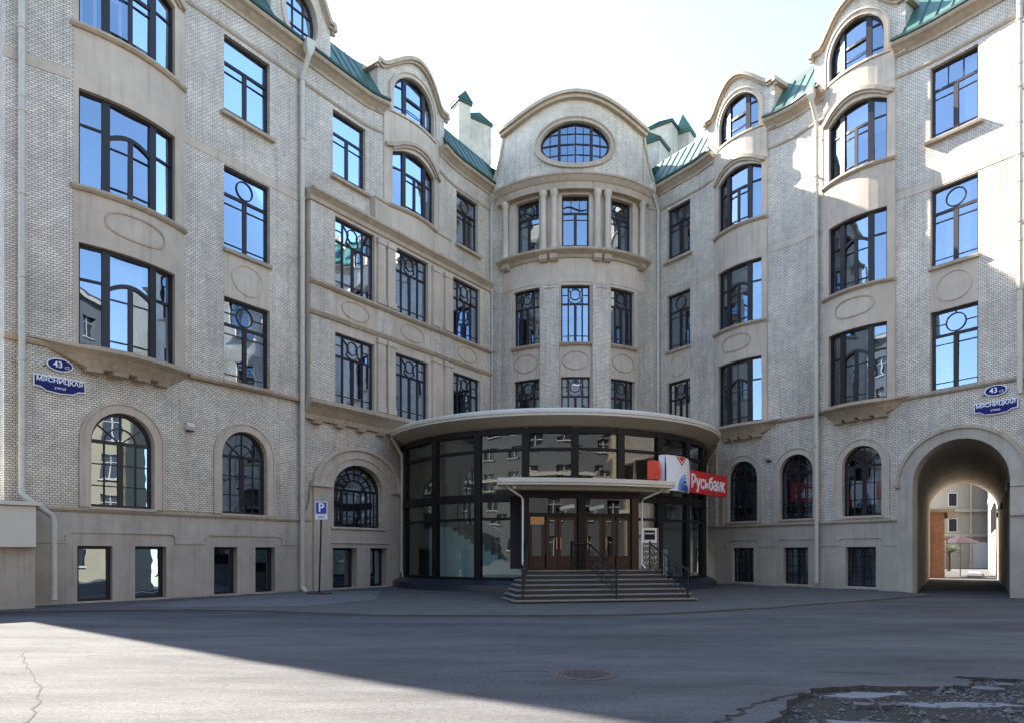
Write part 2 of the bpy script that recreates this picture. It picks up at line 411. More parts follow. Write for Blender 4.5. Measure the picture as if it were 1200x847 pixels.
T = Arc((3.45, 41.7), 5.4, -.7, .3)
PLAIN = 'pale brick office building with a curved corner bay, arched windows and green mansard roof'
bld = thing('office_building', PLAIN, 'building', (3.45, 39, 0))

S2, T2, S3, T3, S4, T4 = 7.95, 11.03, 12.78, 15.85, 17.75, 20.65
RI = random.Random(23)
def arcpts(m, z, a, b, a0, a1, n=10): return [(m + a * math.cos(rad(a0 + (a1 - a0) * i / n)), z + b * math.sin(rad(a0 + (a1 - a0) * i / n))) for i in range(n + 1)]
def window(path, s0, s1, z0, z1, style, rec=.17, rise=0, kind='seg', fw=.09, inner=None):
    mb = MB(); d = -rec; H = z1 - z0; W = s1 - s0; m = (s0 + s1) / 2
    flat = None
    out = shape(s0, s1, z0, z1, rise, kind); inn = shape(s0 + fw, s1 - fw, z0 + fw, z1 - fw, max(rise - fw * .3, 0) if rise else 0, kind)
    sheet(mb, path, [out, inn], d, .09)
    def ln(pts, wd, th=.07, up=.0): stroke(mb, path, pts, wd, d - .012 + up, th, step=None if path.step is None else path.step)
    top = lambda s: z1 if not rise else (z1 - rise + rise * (1 - ((s - m) / (W / 2)) ** 2) if kind == 'seg' else z1 - rise + rise * math.sqrt(max(0, 1 - ((s - m) / (W / 2)) ** 2)))
    panes = []; inw = []
    def pane(*p): panes.append(list(p))
    if style[0] == 'A':
        zt = z1 - .31 * H
        ln([(s0, zt), (s1, zt)], .11); ln([(m, z0), (m, zt)], .17)
        for a, b in ((s0 + fw, m - .08), (m + .08, s1 - fw)):
            ln([(a, z0 + .3), (b, z0 + .3)], .03, .03); ln([(a, zt - .34), (b, zt - .34)], .03, .03)
            pane((a - .03, z0 + .05), (b + .03, z0 + .05), (b + .03, zt), (a - .03, zt)); inw.append((a, b, z0 + .08, zt - .06))
        pane((s0 + .05, zt), (s1 - .05, zt), (s1 - .05, z1 - .05), (s0 + .05, z1 - .05))
        zc = (zt + z1 - fw) / 2; r = (z1 - zt) * .36
        if 'o' in style: stroke(mb, path, ellipse(m, zc, r, r, 20), .045, d - .012, .04, True)
        if 'b' in style:
            for q in (((s0, zc), (m - r, zc)), ((m + r, zc), (s1, zc)), ((m, zc + r), (m, z1)), ((m, zt), (m, zc - r))): ln(q, .035, .04)
        if '3' in style:
            for t in (.34, .66): ln([(s0 + W * t, zt), (s0 + W * t, z1)], .035, .04)
        if 'w' in style: ln([(s0 + W * i / 12, zt + .28 + .1 * math.sin(i / 12 * 2 * math.pi)) for i in range(13)], .04, .04)
    elif style[0] == 'B':
        a, b = s0 + W * .255, s0 + W * .745; mw = .22
        for s in (a, b): ln([(s, z0), (s, top(s))], mw, .1, .03)
        zt = z1 - .34 * H
        for x0, x1 in ((s0, a), (b, s1)):
            ln([(x0, zt), (x1, zt)], .07)
            x0 += .04; x1 -= .04
            pane((x0, z0 + .05), (x1, z0 + .05), (x1, zt), (x0, zt)); pane((x0, zt), (x1, zt), (x1, top(x1) - .04), (x0, top(x0) - .04))
            inw.append((x0 + .06, x1 - .06, z0 + .1, zt - .05))
        if 'f' in style:
            zs = z1 - .46 * H; zp = z1 - .30 * H
            arc = [(a + (b - a) * i / 10, zs + (zp - zs) * math.sin(math.pi * (.12 + .76 * i / 10)) ) for i in range(11)]
            ln(arc, .12, .1, .01); zl = zp
            pane((a, zs - .1), (b, zs - .1), (b, z1 - .05), (a, z1 - .05)) if 0 else pane(*([(b, z1 - .04), (a, z1 - .04)] + arc))
            ln([(m, z0), (m, zp)], .15, .09)
            for x0, x1 in ((a, m), (m, b)):
                pane(*([(x0, z0 + .05), (x1, z0 + .05)] + [p for p in (arc[::-1]) if x0 - .01 <= p[0] <= x1 + .01]))
                ln([(x0, z0 + .32), (x1, z0 + .32)], .03, .03); ln([(x0, zs - .05), (x1, zs - .05)], .03, .03)
        else:
            zl = z1 - (.36 if 'd' not in style else .5) * H
            ln([(a, zl), (b, zl)], .11, .09)
            pane((a, zl), (b, zl), (b, top(b) - .05), (m, top(m) - .05), (a, top(a) - .05))
            if 'd' in style:
                pane((a, z0 + .05), (b, z0 + .05), (b, zl), (a, zl)); ln([(a, z0 + .42), (b, z0 + .42)], .03, .03)
                for x0, x1 in ((s0, a), (b, s1)): ln([(x0, z0 + .3), (x1, z0 + .3)], .03, .03)
            else:
                ln([(m, z0), (m, zl)], .13, .09)
                for x0, x1 in ((a, m), (m, b)):
                    pane((x0, z0 + .05), (x1, z0 + .05), (x1, zl), (x0, zl)); inw.append((x0 + .12, x1 - .1, z0 + .1, zl - .08))
                    ln([(x0, z0 + .3), (x1, z0 + .3)], .03, .03); ln([(x0, zl - .3), (x1, zl - .3)], .03, .03)
    elif style[0] == 'E':
        a, b = s0 + W * .25, s0 + W * .75; zt = z1 - .31 * H
        for s in (a, b): ln([(s, z0), (s, z1)], .085)
        ln([(s0, zt), (s1, zt)], .09); ln([(m, z0), (m, zt)], .15)
        for x0, x1 in ((s0 + .05, a), (a, m), (m, b), (b, s1 - .05)):
            pane((x0, z0 + .05), (x1, z0 + .05), (x1, zt), (x0, zt))
            ln([(x0, z0 + .42), (x1, z0 + .42)], .028, .03)
        for x0, x1 in ((s0 + .05, a), (a, b), (b, s1 - .05)): pane((x0, zt), (x1, zt), (x1, z1 - .05), (x0, z1 - .05))
        zc = (zt + z1) / 2; r = (z1 - zt) * .3
        stroke(mb, path, ellipse(m, zc + .04, r, r, 18), .04, d - .012, .04, True)
        for q in (-1, 1): ln([(m + q * (b - a) / 2, z1 - .1), (m + q * r * .8, zc + r * .2), (m + q * r * 1.2, zt + .16), (m + q * .05, zt + .02)], .035, .04)
        ln([(s0, zc), (a, zc)], .03, .03); ln([(b, zc), (s1, zc)], .03, .03)
    elif style[0] == 'D':
        zs = z1 - rise; big = 'g' in style
        ln([(s0, zs), (s1, zs)], .11); hw = W / 2
        if big:
            a, b = s0 + W * .25, s0 + W * .75
            for s in (a, b): ln([(s, z0), (s, zs)], .12)
            for t in (.085, .165, .36, .5, .64, .835, .915): ln([(s0 + W * t, z0), (s0 + W * t, zs)], .04, .04)
            for t in (.3, .64): ln([(s0, z0 + (zs - z0) * t), (s1, z0 + (zs - z0) * t)], .03, .03)
            cols = [(s0 + .05, a), (a, m), (m, b), (b, s1 - .05)]
            for r in (.42, .7): ln(arcpts(m, zs, hw * r, rise * r, 0, 180, 14), .05 if r > .5 else .07, .05)
            for an in (22, 45, 68, 90, 112, 135, 158): ln([(m + hw * .42 * math.cos(rad(an)), zs + rise * .42 * math.sin(rad(an))), (m + hw * .97 * math.cos(rad(an)), zs + rise * .97 * math.sin(rad(an)))], .04, .04)
        else:
            ln([(m, z0), (m, zs)], .17, .09)
            for x0, x1 in ((s0, m), (m, s1)):
                ln([((x0 + x1) / 2, z0), ((x0 + x1) / 2, zs)], .035, .04)
                for t in (.33, .66): ln([(x0, z0 + (zs - z0) * t), (x1, z0 + (zs - z0) * t)], .035, .04)
            cols = [(s0 + .05, m), (m, s1 - .05)]
            ln(arcpts(m, zs, hw * .5, rise * .5, 0, 180, 14), .04, .04)
            for an in (38, 90, 142): ln([(m, zs), (m + hw * .97 * math.cos(rad(an)), zs + rise * .97 * math.sin(rad(an)))], .035, .04)
        for x0, x1 in cols: pane((x0, z0 + .05), (x1, z0 + .05), (x1, zs), (x0, zs))
        pane(*([(s0 + .05, zs), (s1 - .05, zs)] + arcpts(m, zs, hw - .05, rise - .05, 12, 168, 10)))
    elif style[0] == 'P':
        pane((s0 + .05, z0 + .05), (s1 - .05, z0 + .05), (s1 - .05, z1 - .05), (s0 + .05, z1 - .05))
    elif style[0] == 'G':
        ln([(m, z0), (m, z1)], .09)
        for x0, x1 in ((s0, m), (m, s1)):
            ln([((x0 + x1) / 2, z0), ((x0 + x1) / 2, z1)], .03, .04)
            for t in (.25, .5, .75): ln([(x0, z0 + H * t), (x1, z0 + H * t)], .03, .04)
            pane((x0 + .04, z0 + .05), (x1 - .04, z0 + .05), (x1 - .04, z1 - .05), (x0 + .04, z1 - .05))
    elif style[0] == 'O':                                   # oval
        mb = MB(); c = (m, (z0 + z1) / 2); a, b = W / 2, H / 2; out = ellipse(*c, a, b, 36)
        sheet(mb, path, [ellipse(*c, a, b), ellipse(*c, a - .09, b - .09)], d, .09)
        cl = lambda s: b * math.sqrt(max(0, 1 - ((s - m) / a) ** 2))
        vs = [(-.46, .16), (0, .07), (.46, .16)] if 't' in style else [(-.33, .05), (.33, .05)]
        for t, wd in vs: ln([(m + a * t, c[1] - cl(m + a * t)), (m + a * t, c[1] + cl(m + a * t))], wd)
        hs = [0] if 't' in style else [-.33, .33]
        for t in hs: q = a * math.sqrt(1 - t * t); ln([(m - q, c[1] + b * t), (m + q, c[1] + b * t)], .06)
        if 't' in style:
            for t in (-.73, -.23, .23, .73): ln([(m + a * t, c[1] - cl(m + a * t)), (m + a * t, c[1] + cl(m + a * t))], .03, .03)
            for t in (-.5, .5): q = a * math.sqrt(1 - t * t); ln([(m - q, c[1] + b * t), (m + q, c[1] + b * t)], .025, .03)
        e = ellipse(*c, a - .04, b - .04, 32)
        for lo, hi in ((-1.01, -.46), (-.46, 0), (0, .46), (.46, 1.01)):
            p = [q for q in e if lo - .0 <= (q[0] - m) / a <= hi]
            for x in (lo, hi):
                if abs(x) < 1: p += [(m + a * x, c[1] + cl(m + a * x) * .97), (m + a * x, c[1] - cl(m + a * x) * .97)]
            cx = sum(q[0] for q in p) / len(p); p.sort(key=lambda q: math.atan2(q[1] - c[1], q[0] - cx)); panes.append(p)
    wo = mb.build('window', M['frame'], bld)
    if inner is None and style[0] in 'ABE' and 'd' not in style: inner = RI.choice([None, None, 'l', 'r', 'b', 'b', 'c', 'n'])
    for p in panes:
        xa, xb = min(q[0] for q in p), max(q[0] for q in p); A, B = path.pt(xa, d - .05, 0), path.pt(xb, d - .05, 0); k = math.dist(A, B) / (xb - xa)
        g = MB(); sheet(g, Line(A, B), [[((q[0] - xa) * k, q[1]) for q in p]], 0, 0, step=None, tilt=(R.gauss(0, .011), R.gauss(0, .009)))
        g.build('pane', M['glass'], wo)
    if inner == 'w':                                        # white inner casement seen behind the glass
        g = MB()
        for a, b, c0, c1 in inw: sheet(g, path, [rect(a + .05, b - .05, c0, c1 - .2), rect(a + .14, b - .14, c0 + .1, c1 - .3)], d - .25, .05)
        if g.f: g.build('inner_frame', M['innerframe'], wo)
    elif inner in ('b', 'n'):                               # roller blind, net curtain
        zb = z1 - H * (RI.uniform(.25, .6) if inner == 'b' else .97); g = MB()
        g.face([path.pt(s0 + .1, d - .3, zb), path.pt(s1 - .1, d - .3, zb), path.pt(s1 - .1, d - .3, z1 - .12), path.pt(s0 + .1, d - .3, z1 - .12)])
        g.build('blind', M['curtain'] if inner == 'b' else M['room'], wo)
    elif inner:
        a, b = {'l': (0, .33), 'r': (.62, 1), 'c': (.2, .75), 'a': (0, 1)}[inner]
        g = MB(); n = 9; x0 = s0 + .05 + (W - .1) * a; x1 = s0 + .05 + (W - .1) * b
        P = [(x0 + (x1 - x0) * i / n, d - .3 - .06 * (i % 2)) for i in range(n + 1)]
        for (xa, da), (xb, db) in zip(P, P[1:]): g.face([path.pt(xa, da, z0 + .05), path.pt(xb, db, z0 + .05), path.pt(xb, db, z1 - .1), path.pt(xa, da, z1 - .1)])
        g.build('curtain', M['curtain'], wo)
    return out

# ---- window lists (wall, s0, s1, z0, z1, style ...)
def W_(path, s0, s1, z0, z1, style, **k): return window(path, s0, s1, z0, z1, style, **k)
hL, hR = [], []      # holes in the upper brick walls
def col(path, holes, s0, s1, z0, z1, st, **k): holes.append(W_(path, s0, s1, z0, z1, st, **k))
col(LB, hL, 14.84, 16.80, S2, T2, 'Aob'); col(LB, hL, 14.84, 16.80, S3, T3, 'Ao'); col(LB, hL, 14.84, 16.80, S4, T4, 'A', inner='w')
col(LB, hL, 9.84, 11.68, S4, T4, 'A', inner='w'); col(LB, hL, 1.57, 3.40, S4 + .15, T4 + .1, 'Ao')
col(RB, hR, 1.10, 2.72, S2, T2, 'E'); col(RB, hR, 1.10, 2.72, S3, T3, 'Ao', inner='l'); col(RB, hR, 1.10, 2.72, S4, T4, 'A3', inner='l')
col(RB, hR, 14.73, 16.38, S2, T2, 'Aob', inner='l'); col(RB, hR, 14.73, 16.38, S3, T3, 'Ao', inner='c'); col(RB, hR, 14.73, 16.38, S4, T4, 'A3', inner='r')
col(RB, hR, 18.9, 20.55, S2, T2, 'Aob'); col(RB, hR, 18.9, 20.55, S3, T3, 'Ao'); col(RB, hR, 18.9, 20.55, S4, T4, 'A3')
hE = [W_(LE, a, b, z0, z1, 'E', fw=.07) for a, b in ((9.65, 11.9), (6.07, 8.32), (1.9, 4.15)) for z0, z1 in ((S2, T2 - .08), (S3, T3))]
bays = {}
for nm, P, a, b, lo in (('B', BB, 18.8, 21.8, 1), ('C', BC, 5.65, 8.55, 0), ('2', B2, 4.88, 7.40, 1), ('3', B3, 10.76, 13.26, 1)):
    h = []
    if lo: h += [W_(P, a, b, S2, T2 + .03, 'Bf', inner='r' if nm == '3' else None), W_(P, a, b, S3, T3 - .1, 'Bf')]
    h.append(W_(P, a, b, S4 - .05, T4 - .1, 'B', rise=.38, kind='seg', inner='w' if nm == 'B' else ('l' if nm == 'C' else None)))
    bays[nm] = h
dm = {nm: W_(P, a, b, 22.12, 24.06, 'Bd', rise=1.05, kind='semi', fw=.08, rec=.14) for nm, P, a, b in (('B', BB, 18.95, 21.6), ('C', BC, 5.78, 8.5), ('2', B2, 4.98, 7.28), ('3', B3, 10.82, 13.16))}
dA = W_(LB, 12.62, 14.18, 22.32, 24.5, 'O', rec=.12)
gL = [W_(LG, 19.32, 21.27, 3.08, 6.15, 'D', rise=.97, kind='semi'), W_(LG, 14.95, 16.85, 3.08, 6.18, 'D', rise=.95, kind='semi')]
gBig = W_(LG, 8.83, 11.73, 2.75, 5.5, 'Dg', rise=1.12, kind='semi', rec=.2)
gR = [W_(RG, a, b, 3.2, 6.18, 'D', rise=(b - a) / 2, kind='semi', fw=.07, inner='r') for a, b in ((5.19, 6.90), (8.12, 9.80), (11.17, 12.86))]
pL = [W_(LG, a, b, .10, 1.84, 'P', rec=r, fw=.1) for a, b, r in ((20.64, 21.66, .12), (18.91, 19.94, .22), (16.23, 17.17, .22), (14.58, 15.47, .22), (10.41, 11.78, .25), (8.58, 9.64, .25))]
pR = [W_(RG, a, b, .18, 1.88, 'G', fw=.06, inner='a') for a, b in ((5.45, 6.69), (8.32, 9.57), (11.32, 12.62))]
tw = []
for a, b in ((-3.58, -1.96), (-.78, .78), (1.96, 3.58)):
    tw += [W_(T, a, b, S2 - .2, T2 - .05, 'E', rec=.2, fw=.06), W_(T, a, b, S3, T3, 'E', rec=.2, fw=.06)]
for a, b, st in ((-3.42, -1.98, 'Aow'), (-.74, .74, 'A3w'), (1.98, 3.42, 'Aow')): tw.append(W_(T, a, b, S4, T4, st, rec=.25, fw=.07))
tOv = W_(T, -1.93, 1.93, 22.3, 24.52, 'Ot', rec=.14)

# ---- walls
BK, PL, TR = M['brick'], M['plaster'], M['trim']
def wall(path, loops, d=0, thick=.4, m=BK, name='wall', **k): return part(name, m, bld, lambda mb: sheet(mb, path, loops, d, thick, **k))
wall(LB, [[(8.9, 16.4), (13.2, 16.4), (13.2, 7.95), (18.4, 7.95), (18.4, 21.8), (8.9, 21.8)]] + hL[:4])
wall(LB, [rect(-.1, 5.1, 16.4, 21.8), hL[4]])
wall(LB, [rect(21.95, 23.55, 7.95, 21.8)])
wall(RB, [rect(-.1, 4.55, 3.0, 21.8)] + hR[:3]); wall(RB, [rect(7.58, 10.46, 7.95, 21.8)]); wall(RB, [rect(13.48, 27, 7.95, 21.8)] + hR[3:])
wall(LG, [rect(-.1, 23.55, 3.0, 7.95)] + gL + [[(x, max(z, 3.0)) for x, z in gBig]])
wall(LG, [rect(-.1, 23.55, -.3, 3.0), rect(8.83, 11.73, 2.75, 3.0)] + pL, d=.03, m=M['plinth'], name='plinth')
gate = shape(14.08, 17.42, -.3, 5.97, 1.66, 'semi', 18); gout = shape(13.5, 18.0, -.3, 6.42, 2.1, 'semi', 18)
arch_up = [p for p in gout if p[1] > 3.0]
wall(RG, [[(4.5, 3.0)] + [(13.5, 3.0)] + arch_up[::-1] + [(18.0, 3.0), (27, 3.0), (27, 7.95), (4.5, 7.95)]] + gR)
wall(RG, [rect(-.1, 13.5, -.3, 3.0)] + pR, d=.03, m=M['plinth'], name='plinth'); wall(RG, [rect(18.0, 27, -.3, 3.0)], d=.03, m=M['plinth'], name='plinth')
wall(RG, [[(13.5, -.3)] + [gate[0]] + gate[:1:-1] + [gate[1], (18.0, -.3)] + gout[2:]], d=.05, m=M['plinth'], name='gate_surround')
def gate_trim(mb):
    stroke(mb, RG, gout[2:], .12, .12, .12)
    stroke(mb, RG, [(13.42, 4.32), (13.62, 4.32)], .1, .16, .16); stroke(mb, RG, [(17.88, 4.32), (18.1, 4.32)], .1, .16, .16)
    mould(mb, RG, 17.44, 18.3, band(2.94, 3.06, .12)); mould(mb, RG, 17.44, 17.98, band(4.0, 4.06, .09))
part('gate_moulding', TR, bld, gate_trim)
# archway passage through the right wing
def tunnel(mb):
    far = [Vector((26.2, 42.8, -.3)), Vector((30.4, 42.8, -.3))]
    n = len(gate); ring0 = [RG.pt(s, -.3, z) for s, z in gate]; ring1 = []
    for s, z in gate:
        t = (s - 14.08) / (17.42 - 14.08); p = far[0].lerp(far[1], t); ring1.append(Vector((p.x, p.y, z)))
    K = 12
    rings = [[a.lerp(b, k / K) for a, b in zip(ring0, ring1)] for k in range(K + 1)]
    for A, B in zip(rings, rings[1:]):
        for i in range(1, n): mb.face([A[i], A[(i + 1) % n], B[(i + 1) % n], B[i]], [(0, 0), (1, 0), (1, 1), (0, 1)])
part('archway_vault', M['plinth'], bld, tunnel)
def tunnel_bits(mb):
    a = RG.pt(17.38, -.6, 0)
    for t, z0 in ((.1, 4.2), (.55, 4.0), (.9, 3.9)):
        p = RG.pt(17.38, -.3, 0).lerp(Vector((30.35, 42.7, 0)), t); mb.box((p.x, p.y, z0), (.35, .2, .3), (.55, .83))
    q = [RG.pt(17.36, -.3, 0).lerp(Vector((30.33, 42.7, 0)), t) for t in (0, .3, .6, 1)]
    mb.tube([(p.x - .03, p.y + .03, z) for p, z in zip(q, (4.4, 4.25, 4.2, 4.15))], .035, 6)
part('cable_run', M['black'], bld, tunnel_bits)

# ---- bays
for nm, P, a, b, z0 in (('B', BB, 18.35, 22.0, 7.95), ('C', BC, 5.05, 8.95, 16.3), ('2', B2, 4.5, 7.62, 7.95), ('3', B3, 10.42, 13.52, 7.95)):
    wall(P, [rect(a, b, z0, 21.95)] + bays[nm], m=PL, thick=.7, name='bay_front')
    m = (a + b) / 2; w0, w1 = bays[nm][-1][0][0], bays[nm][-1][1][0]; hw = (w1 - w0) / 2 + .1
    def brow(mb, P=P, m=m, hw=hw, a=a, b=b):
        pts = [(a + .02, T4 - .28)] + [(m + hw * t, T4 - .2 + .5 * (1 - t * t)) for t in [-1 + i / 7 for i in range(15)]] + [(b - .02, T4 - .28)]
        stroke(mb, P, pts, .16, .16, .18); stroke(mb, P, [(s, z - .14) for s, z in pts[1:-1]], .14, .09, .1)
    part('eyebrow_moulding', TR, bld, brow)
    for z in ([S3] if nm != 'C' else []) + [S4 - .05]:
        mb = MB(); mould(mb, P, a - .02, b + .02, [(-.1, z - .14), (.07, z - .14), (.14, z - .07), (.14, z), (-.15, z + .02)])
        mb.build('window_ledge', TR, bld)
    # dormer in the eaves above the bay
    da, db = a - .42, b + .4; dmid = (da + db) / 2
    bell = [(da, 21.75), (db, 21.75), (db, 23.9)]; N = 18
    bp = [(db - .28 - (db - da - .56) * i / N, 23.95 + 1.08 * math.sin(math.pi * i / N) ** 1.2) for i in range(N + 1)]
    wall(P, [bell + bp + [(da, 23.9)], dm[nm]], d=-.02, thick=1.7, name='dormer')
    def cap(mb, P=P, bp=bp, da=da, db=db):
        q = [(db + .12, 23.72), (db + .06, 23.95)] + bp + [(da - .06, 23.95), (da - .12, 23.72)]
        stroke(mb, P, q, .16, .22, 1.95); stroke(mb, P, [(s, z - .13) for s, z in q], .12, .12, .14)
    part('dormer_cap', TR, bld, cap)
    w0, w1 = dm[nm][0][0], dm[nm][1][0]
    def ring(mb, P=P, w0=w0, w1=w1):
        o = shape(w0 - .24, w1 + .24, 22.0, 24.32, 1.25, 'semi', 20); i = shape(w0 - .01, w1 + .01, 22.1, 24.07, 1.06, 'semi', 20)
        sheet(mb, P, [o, i], .05, .08); stroke(mb, P, shape(w0 - .2, w1 + .2, 22.1, 24.28, 1.22, 'semi', 20)[1:] + [(w0 - .2, 22.1)], .07, .1, .06)
    part('window_surround', PL, bld, ring)
    if nm != 'C':
        def ovals(mb, P=P, m=m, w0=w0, w1=w1):
            h = (w1 - w0) * .37
            pts = [(m + h * math.cos(t) * (1 - .035 * math.cos(4 * t)), 11.96 + .4 * math.sin(t) * (1 - .035 * math.cos(4 * t))) for t in [2 * math.pi * i / 36 for i in range(36)]]
            stroke(mb, P, pts, .06, .03, .04, True)
        part('oval_moulding', TR, bld, ovals)
        def under(mb, P=P, a=a, b=b):
            prof = [(-.9, 7.36), (-.26, 7.36), (-.14, 7.52), (.02, 7.68), (.24, 7.80), (.24, 7.93), (-.3, 7.96), (-.9, 7.96)]
            ss = [a - 1.0 + (b - a + 2.0) * k / 26 for k in range(27)]; rg = []
            for s in ss:
                f = max(0.02, min(1, min(s - a + 1.0, b + 1.0 - s) / 1.5)); f = f ** 1.15; g = f ** .6
                rg.append([P.pt(s, d if d < -.5 else -.5 + (d + .5) * g, 7.96 + (z - 7.96) * f) for d, z in prof])
            for A, B in zip(rg, rg[1:]):
                for i in range(len(prof)): j = (i + 1) % len(prof); mb.face([A[i], B[i], B[j], A[j]])
        part('bay_cornice', TR, bld, under)
        for i, t in enumerate((.2, .4, .6, .8)):
            s = a + (b - a) * t
            part('corbel', TR, bld, lambda mb: mould(mb, P, s - .22, s + .22, [(-.7, 7.25), (-.3, 7.25), (-.24, 7.37), (-.7, 7.37)]))

# ---- E block: projecting two storey front on the left wing
wall(LE, [rect(1.0, 13.2, 7.95, 16.35)] + hE, m=PL, thick=.5, name='projecting_front')
for a, b, z0, z1 in ((12.05, 13.2, 7.97, 11.35), (12.05, 13.2, 11.62, 12.62), (12.05, 13.2, 12.85, 15.95), (8.52, 9.5, 11.62, 12.62), (4.3, 5.9, 11.62, 12.62), (1.0, 1.62, 7.97, 15.95)):
    part('brick_panel', BK, bld, lambda mb: sheet(mb, LE, [rect(a, b, z0, z1)], .02, .04))
for s0, s1 in ((9.07, 9.53), (8.44, 8.92), (5.36, 5.84), (4.4, 4.92)):
    for z0, z1 in ((S2 + .02, 11.4), (S3 + .06, 15.9)):
        def pil(mb):
            mould(mb, LE, s0, s1, [(-.03, z0 + .3), (.13, z0 + .3), (.13, z1 - .35), (-.03, z1 - .35)]); mould(mb, LE, s0 - .03, s1 + .03, band(z0, z0 + .3, .17, -.03)); mould(mb, LE, s0 - .04, s1 + .04, band(z1 - .35, z1 - .1, .18, -.03))
            for k in (.3, .7): stroke(mb, LE, [(s0 + (s1 - s0) * k, z0 + .4), (s0 + (s1 - s0) * k, z1 - .45)], .03, .145, .03)
        part('pilaster', PL, bld, pil)
for prof in ([(-.4, 16.0), (.08, 16.0), (.1, 16.18), (.26, 16.32), (.32, 16.36), (.32, 16.46), (-.4, 16.52)],
             [(-.05, 12.62), (.1, 12.62), (.2, 12.7), (.2, 12.78), (-.05, 12.8)], [(-.05, 11.38), (.08, 11.38), (.17, 11.5), (.17, 11.56), (-.05, 11.6)]):
    part('ledge', TR, bld, lambda mb: mould(mb, LE, .95, 13.25, prof))
part('cornice', TR, bld, lambda mb: mould(mb, LE, .95, 13.3, [(-.5, 7.15), (-.26, 7.15), (-.2, 7.35), (.02, 7.6), (.24, 7.76), (.24, 7.93), (-.1, 7.96), (-.5, 7.96)]))
for s in (12.6, 11.4, 10.2, 9.0, 7.8): part('corbel', TR, bld, lambda mb: mould(mb, LE, s - .2, s + .2, [(-.5, 7.0), (-.2, 7.0), (-.12, 7.16), (-.5, 7.16)]))
for m_ in (10.77, 7.2, 3.02): part('oval_moulding', TR, bld, lambda mb: stroke(mb, LE, ellipse(m_, 12.1, .78, .38, 30), .055, .03, .04, True))
part('parapet_panel', PL, bld, lambda mb: mould(mb, LE, 4.35, 9.6, [(-.5, 16.45), (0, 16.45), (0, 17.55), (.08, 17.6), (.08, 17.7), (-.5, 17.72)]))

# ---- sills, ovals and plaster bands on the flat walls
for P, s0, s1, zs in ((LB, 14.84, 16.8, (S2, S3, S4)), (LB, 9.84, 11.68, (S4,)), (LB, 1.57, 3.4, (S4 + .15,)), (RB, 1.1, 2.72, (S3, S4)), (RB, 14.73, 16.38, (S2, S3, S4)), (RB, 18.9, 20.55, (S2, S3, S4))):
    for z in zs:
        wd = .16 if z >= S4 else .05
        part('window_sill', TR, bld, lambda mb: mould(mb, P, s0 - wd, s1 + wd, [(-.2, z - .12), (.1 + wd * .5, z - .12), (.12 + wd * .5, z - .03), (.12 + wd * .5, z), (-.2, z + .015)]))
    if len(zs) > 1:
        part('spandrel_panel', PL, bld, lambda mb: (sheet(mb, P, [rect(s0, s1, T2 + .004, S3 - .12)], .014, .05), stroke(mb, P, ellipse((s0 + s1) / 2, 11.88, min(.66, (s1 - s0) * .38), .56, 28), .055, .045, .04, True)))
for P, s0, s1, o in ((LB, 17.0, 18.35, 0), (LB, 22.0, 23.55, 0), (LB, 14.6, 16.8 + .2, 0), (RB, -.05, 4.5, 0), (RB, 7.62, 10.42, 0), (RB, 13.52, 27, 0)):
    part('plaster_band', PL, bld, lambda mb: mould(mb, P, s0, s1, band(15.9, 16.22, .012, -.03, .004)))
part('plaster_band', PL, bld, lambda mb: mould(mb, LB, 13.2, 14.6, band(15.9, 16.22, .012, -.03, .004)))
for P, s0, s1 in ((LB, -.1, 5.05), (LB, 8.95, 18.35), (LB, 22.0, 23.6), (RB, -.1, 4.5), (RB, 7.62, 10.42), (RB, 13.52, 27)):
    part('string_course', TR, bld, lambda mb: mould(mb, P, s0, s1, [(-.02, 20.82), (.03, 20.82), (.07, 20.88), (.07, 20.93), (-.02, 20.95)]))
    part('eaves_cornice', TR, bld, lambda mb: mould(mb, P, s0, s1, [(-.05, 21.7), (.06, 21.7), (.1, 21.8), (.3, 21.95), (.42, 22.0), (.46, 22.06), (.46, 22.14), (-.3, 22.2)]))
    part('gutter', M['greendark'], bld, lambda mb: mould(mb, P, s0, s1, [(.30, 22.15), (.53, 22.15), (.53, 22.25), (.30, 22.25)]))
for P, s0, s1 in ((LG, 13.3, 18.1), (LG, 22.2, 23.58), (RG, 7.9, 10.2), (RG, 13.8, 27)):
    part('floor_course', TR, bld, lambda mb: mould(mb, P, s0, s1, [(-.05, 7.78), (.06, 7.78), (.12, 7.86), (.12, 7.93), (-.05, 7.97)]))
for P, s0, s1 in ((LG, 12.9, 23.6), (RG, 3.0, 13.5), (RG, 18.0, 27)):
    part('plinth_course', TR, bld, lambda mb: mould(mb, P, s0, s1, [(-.05, 2.88), (.06, 2.88), (.11, 2.95), (.11, 3.02), (-.05, 3.06)]))
# surrounds of the ground floor arches
for P, ws, zb in ((LG, gL, 3.06), (RG, gR, 3.06)):
    for o in ws:
        s0, s1, z0, z1 = o[0][0], o[1][0], o[0][1], max(p[1] for p in o)
        def sur(mb):
            e = .3; hr = (s1 - s0) / 2
            sheet(mb, P, [shape(s0 - e, s1 + e, zb, z1 + e, hr + e, 'semi', 20), shape(s0 - .004, s1 + .004, z0, z1 + .004, hr, 'semi', 20)], .05, .07)
            stroke(mb, P, [(s1 + e, zb)] + arcpts((s0 + s1) / 2, z1 - hr, hr + e, hr + e, 0, 180, 20) + [(s0 - e, zb)], .07, .09, .08)
            mould(mb, P, s0 - .05, s1 + .05, [(-.15, z0 - .08), (.1, z0 - .08), (.1, z0 - .01), (-.15, z0)])
        part('window_surround', PL, bld, sur)
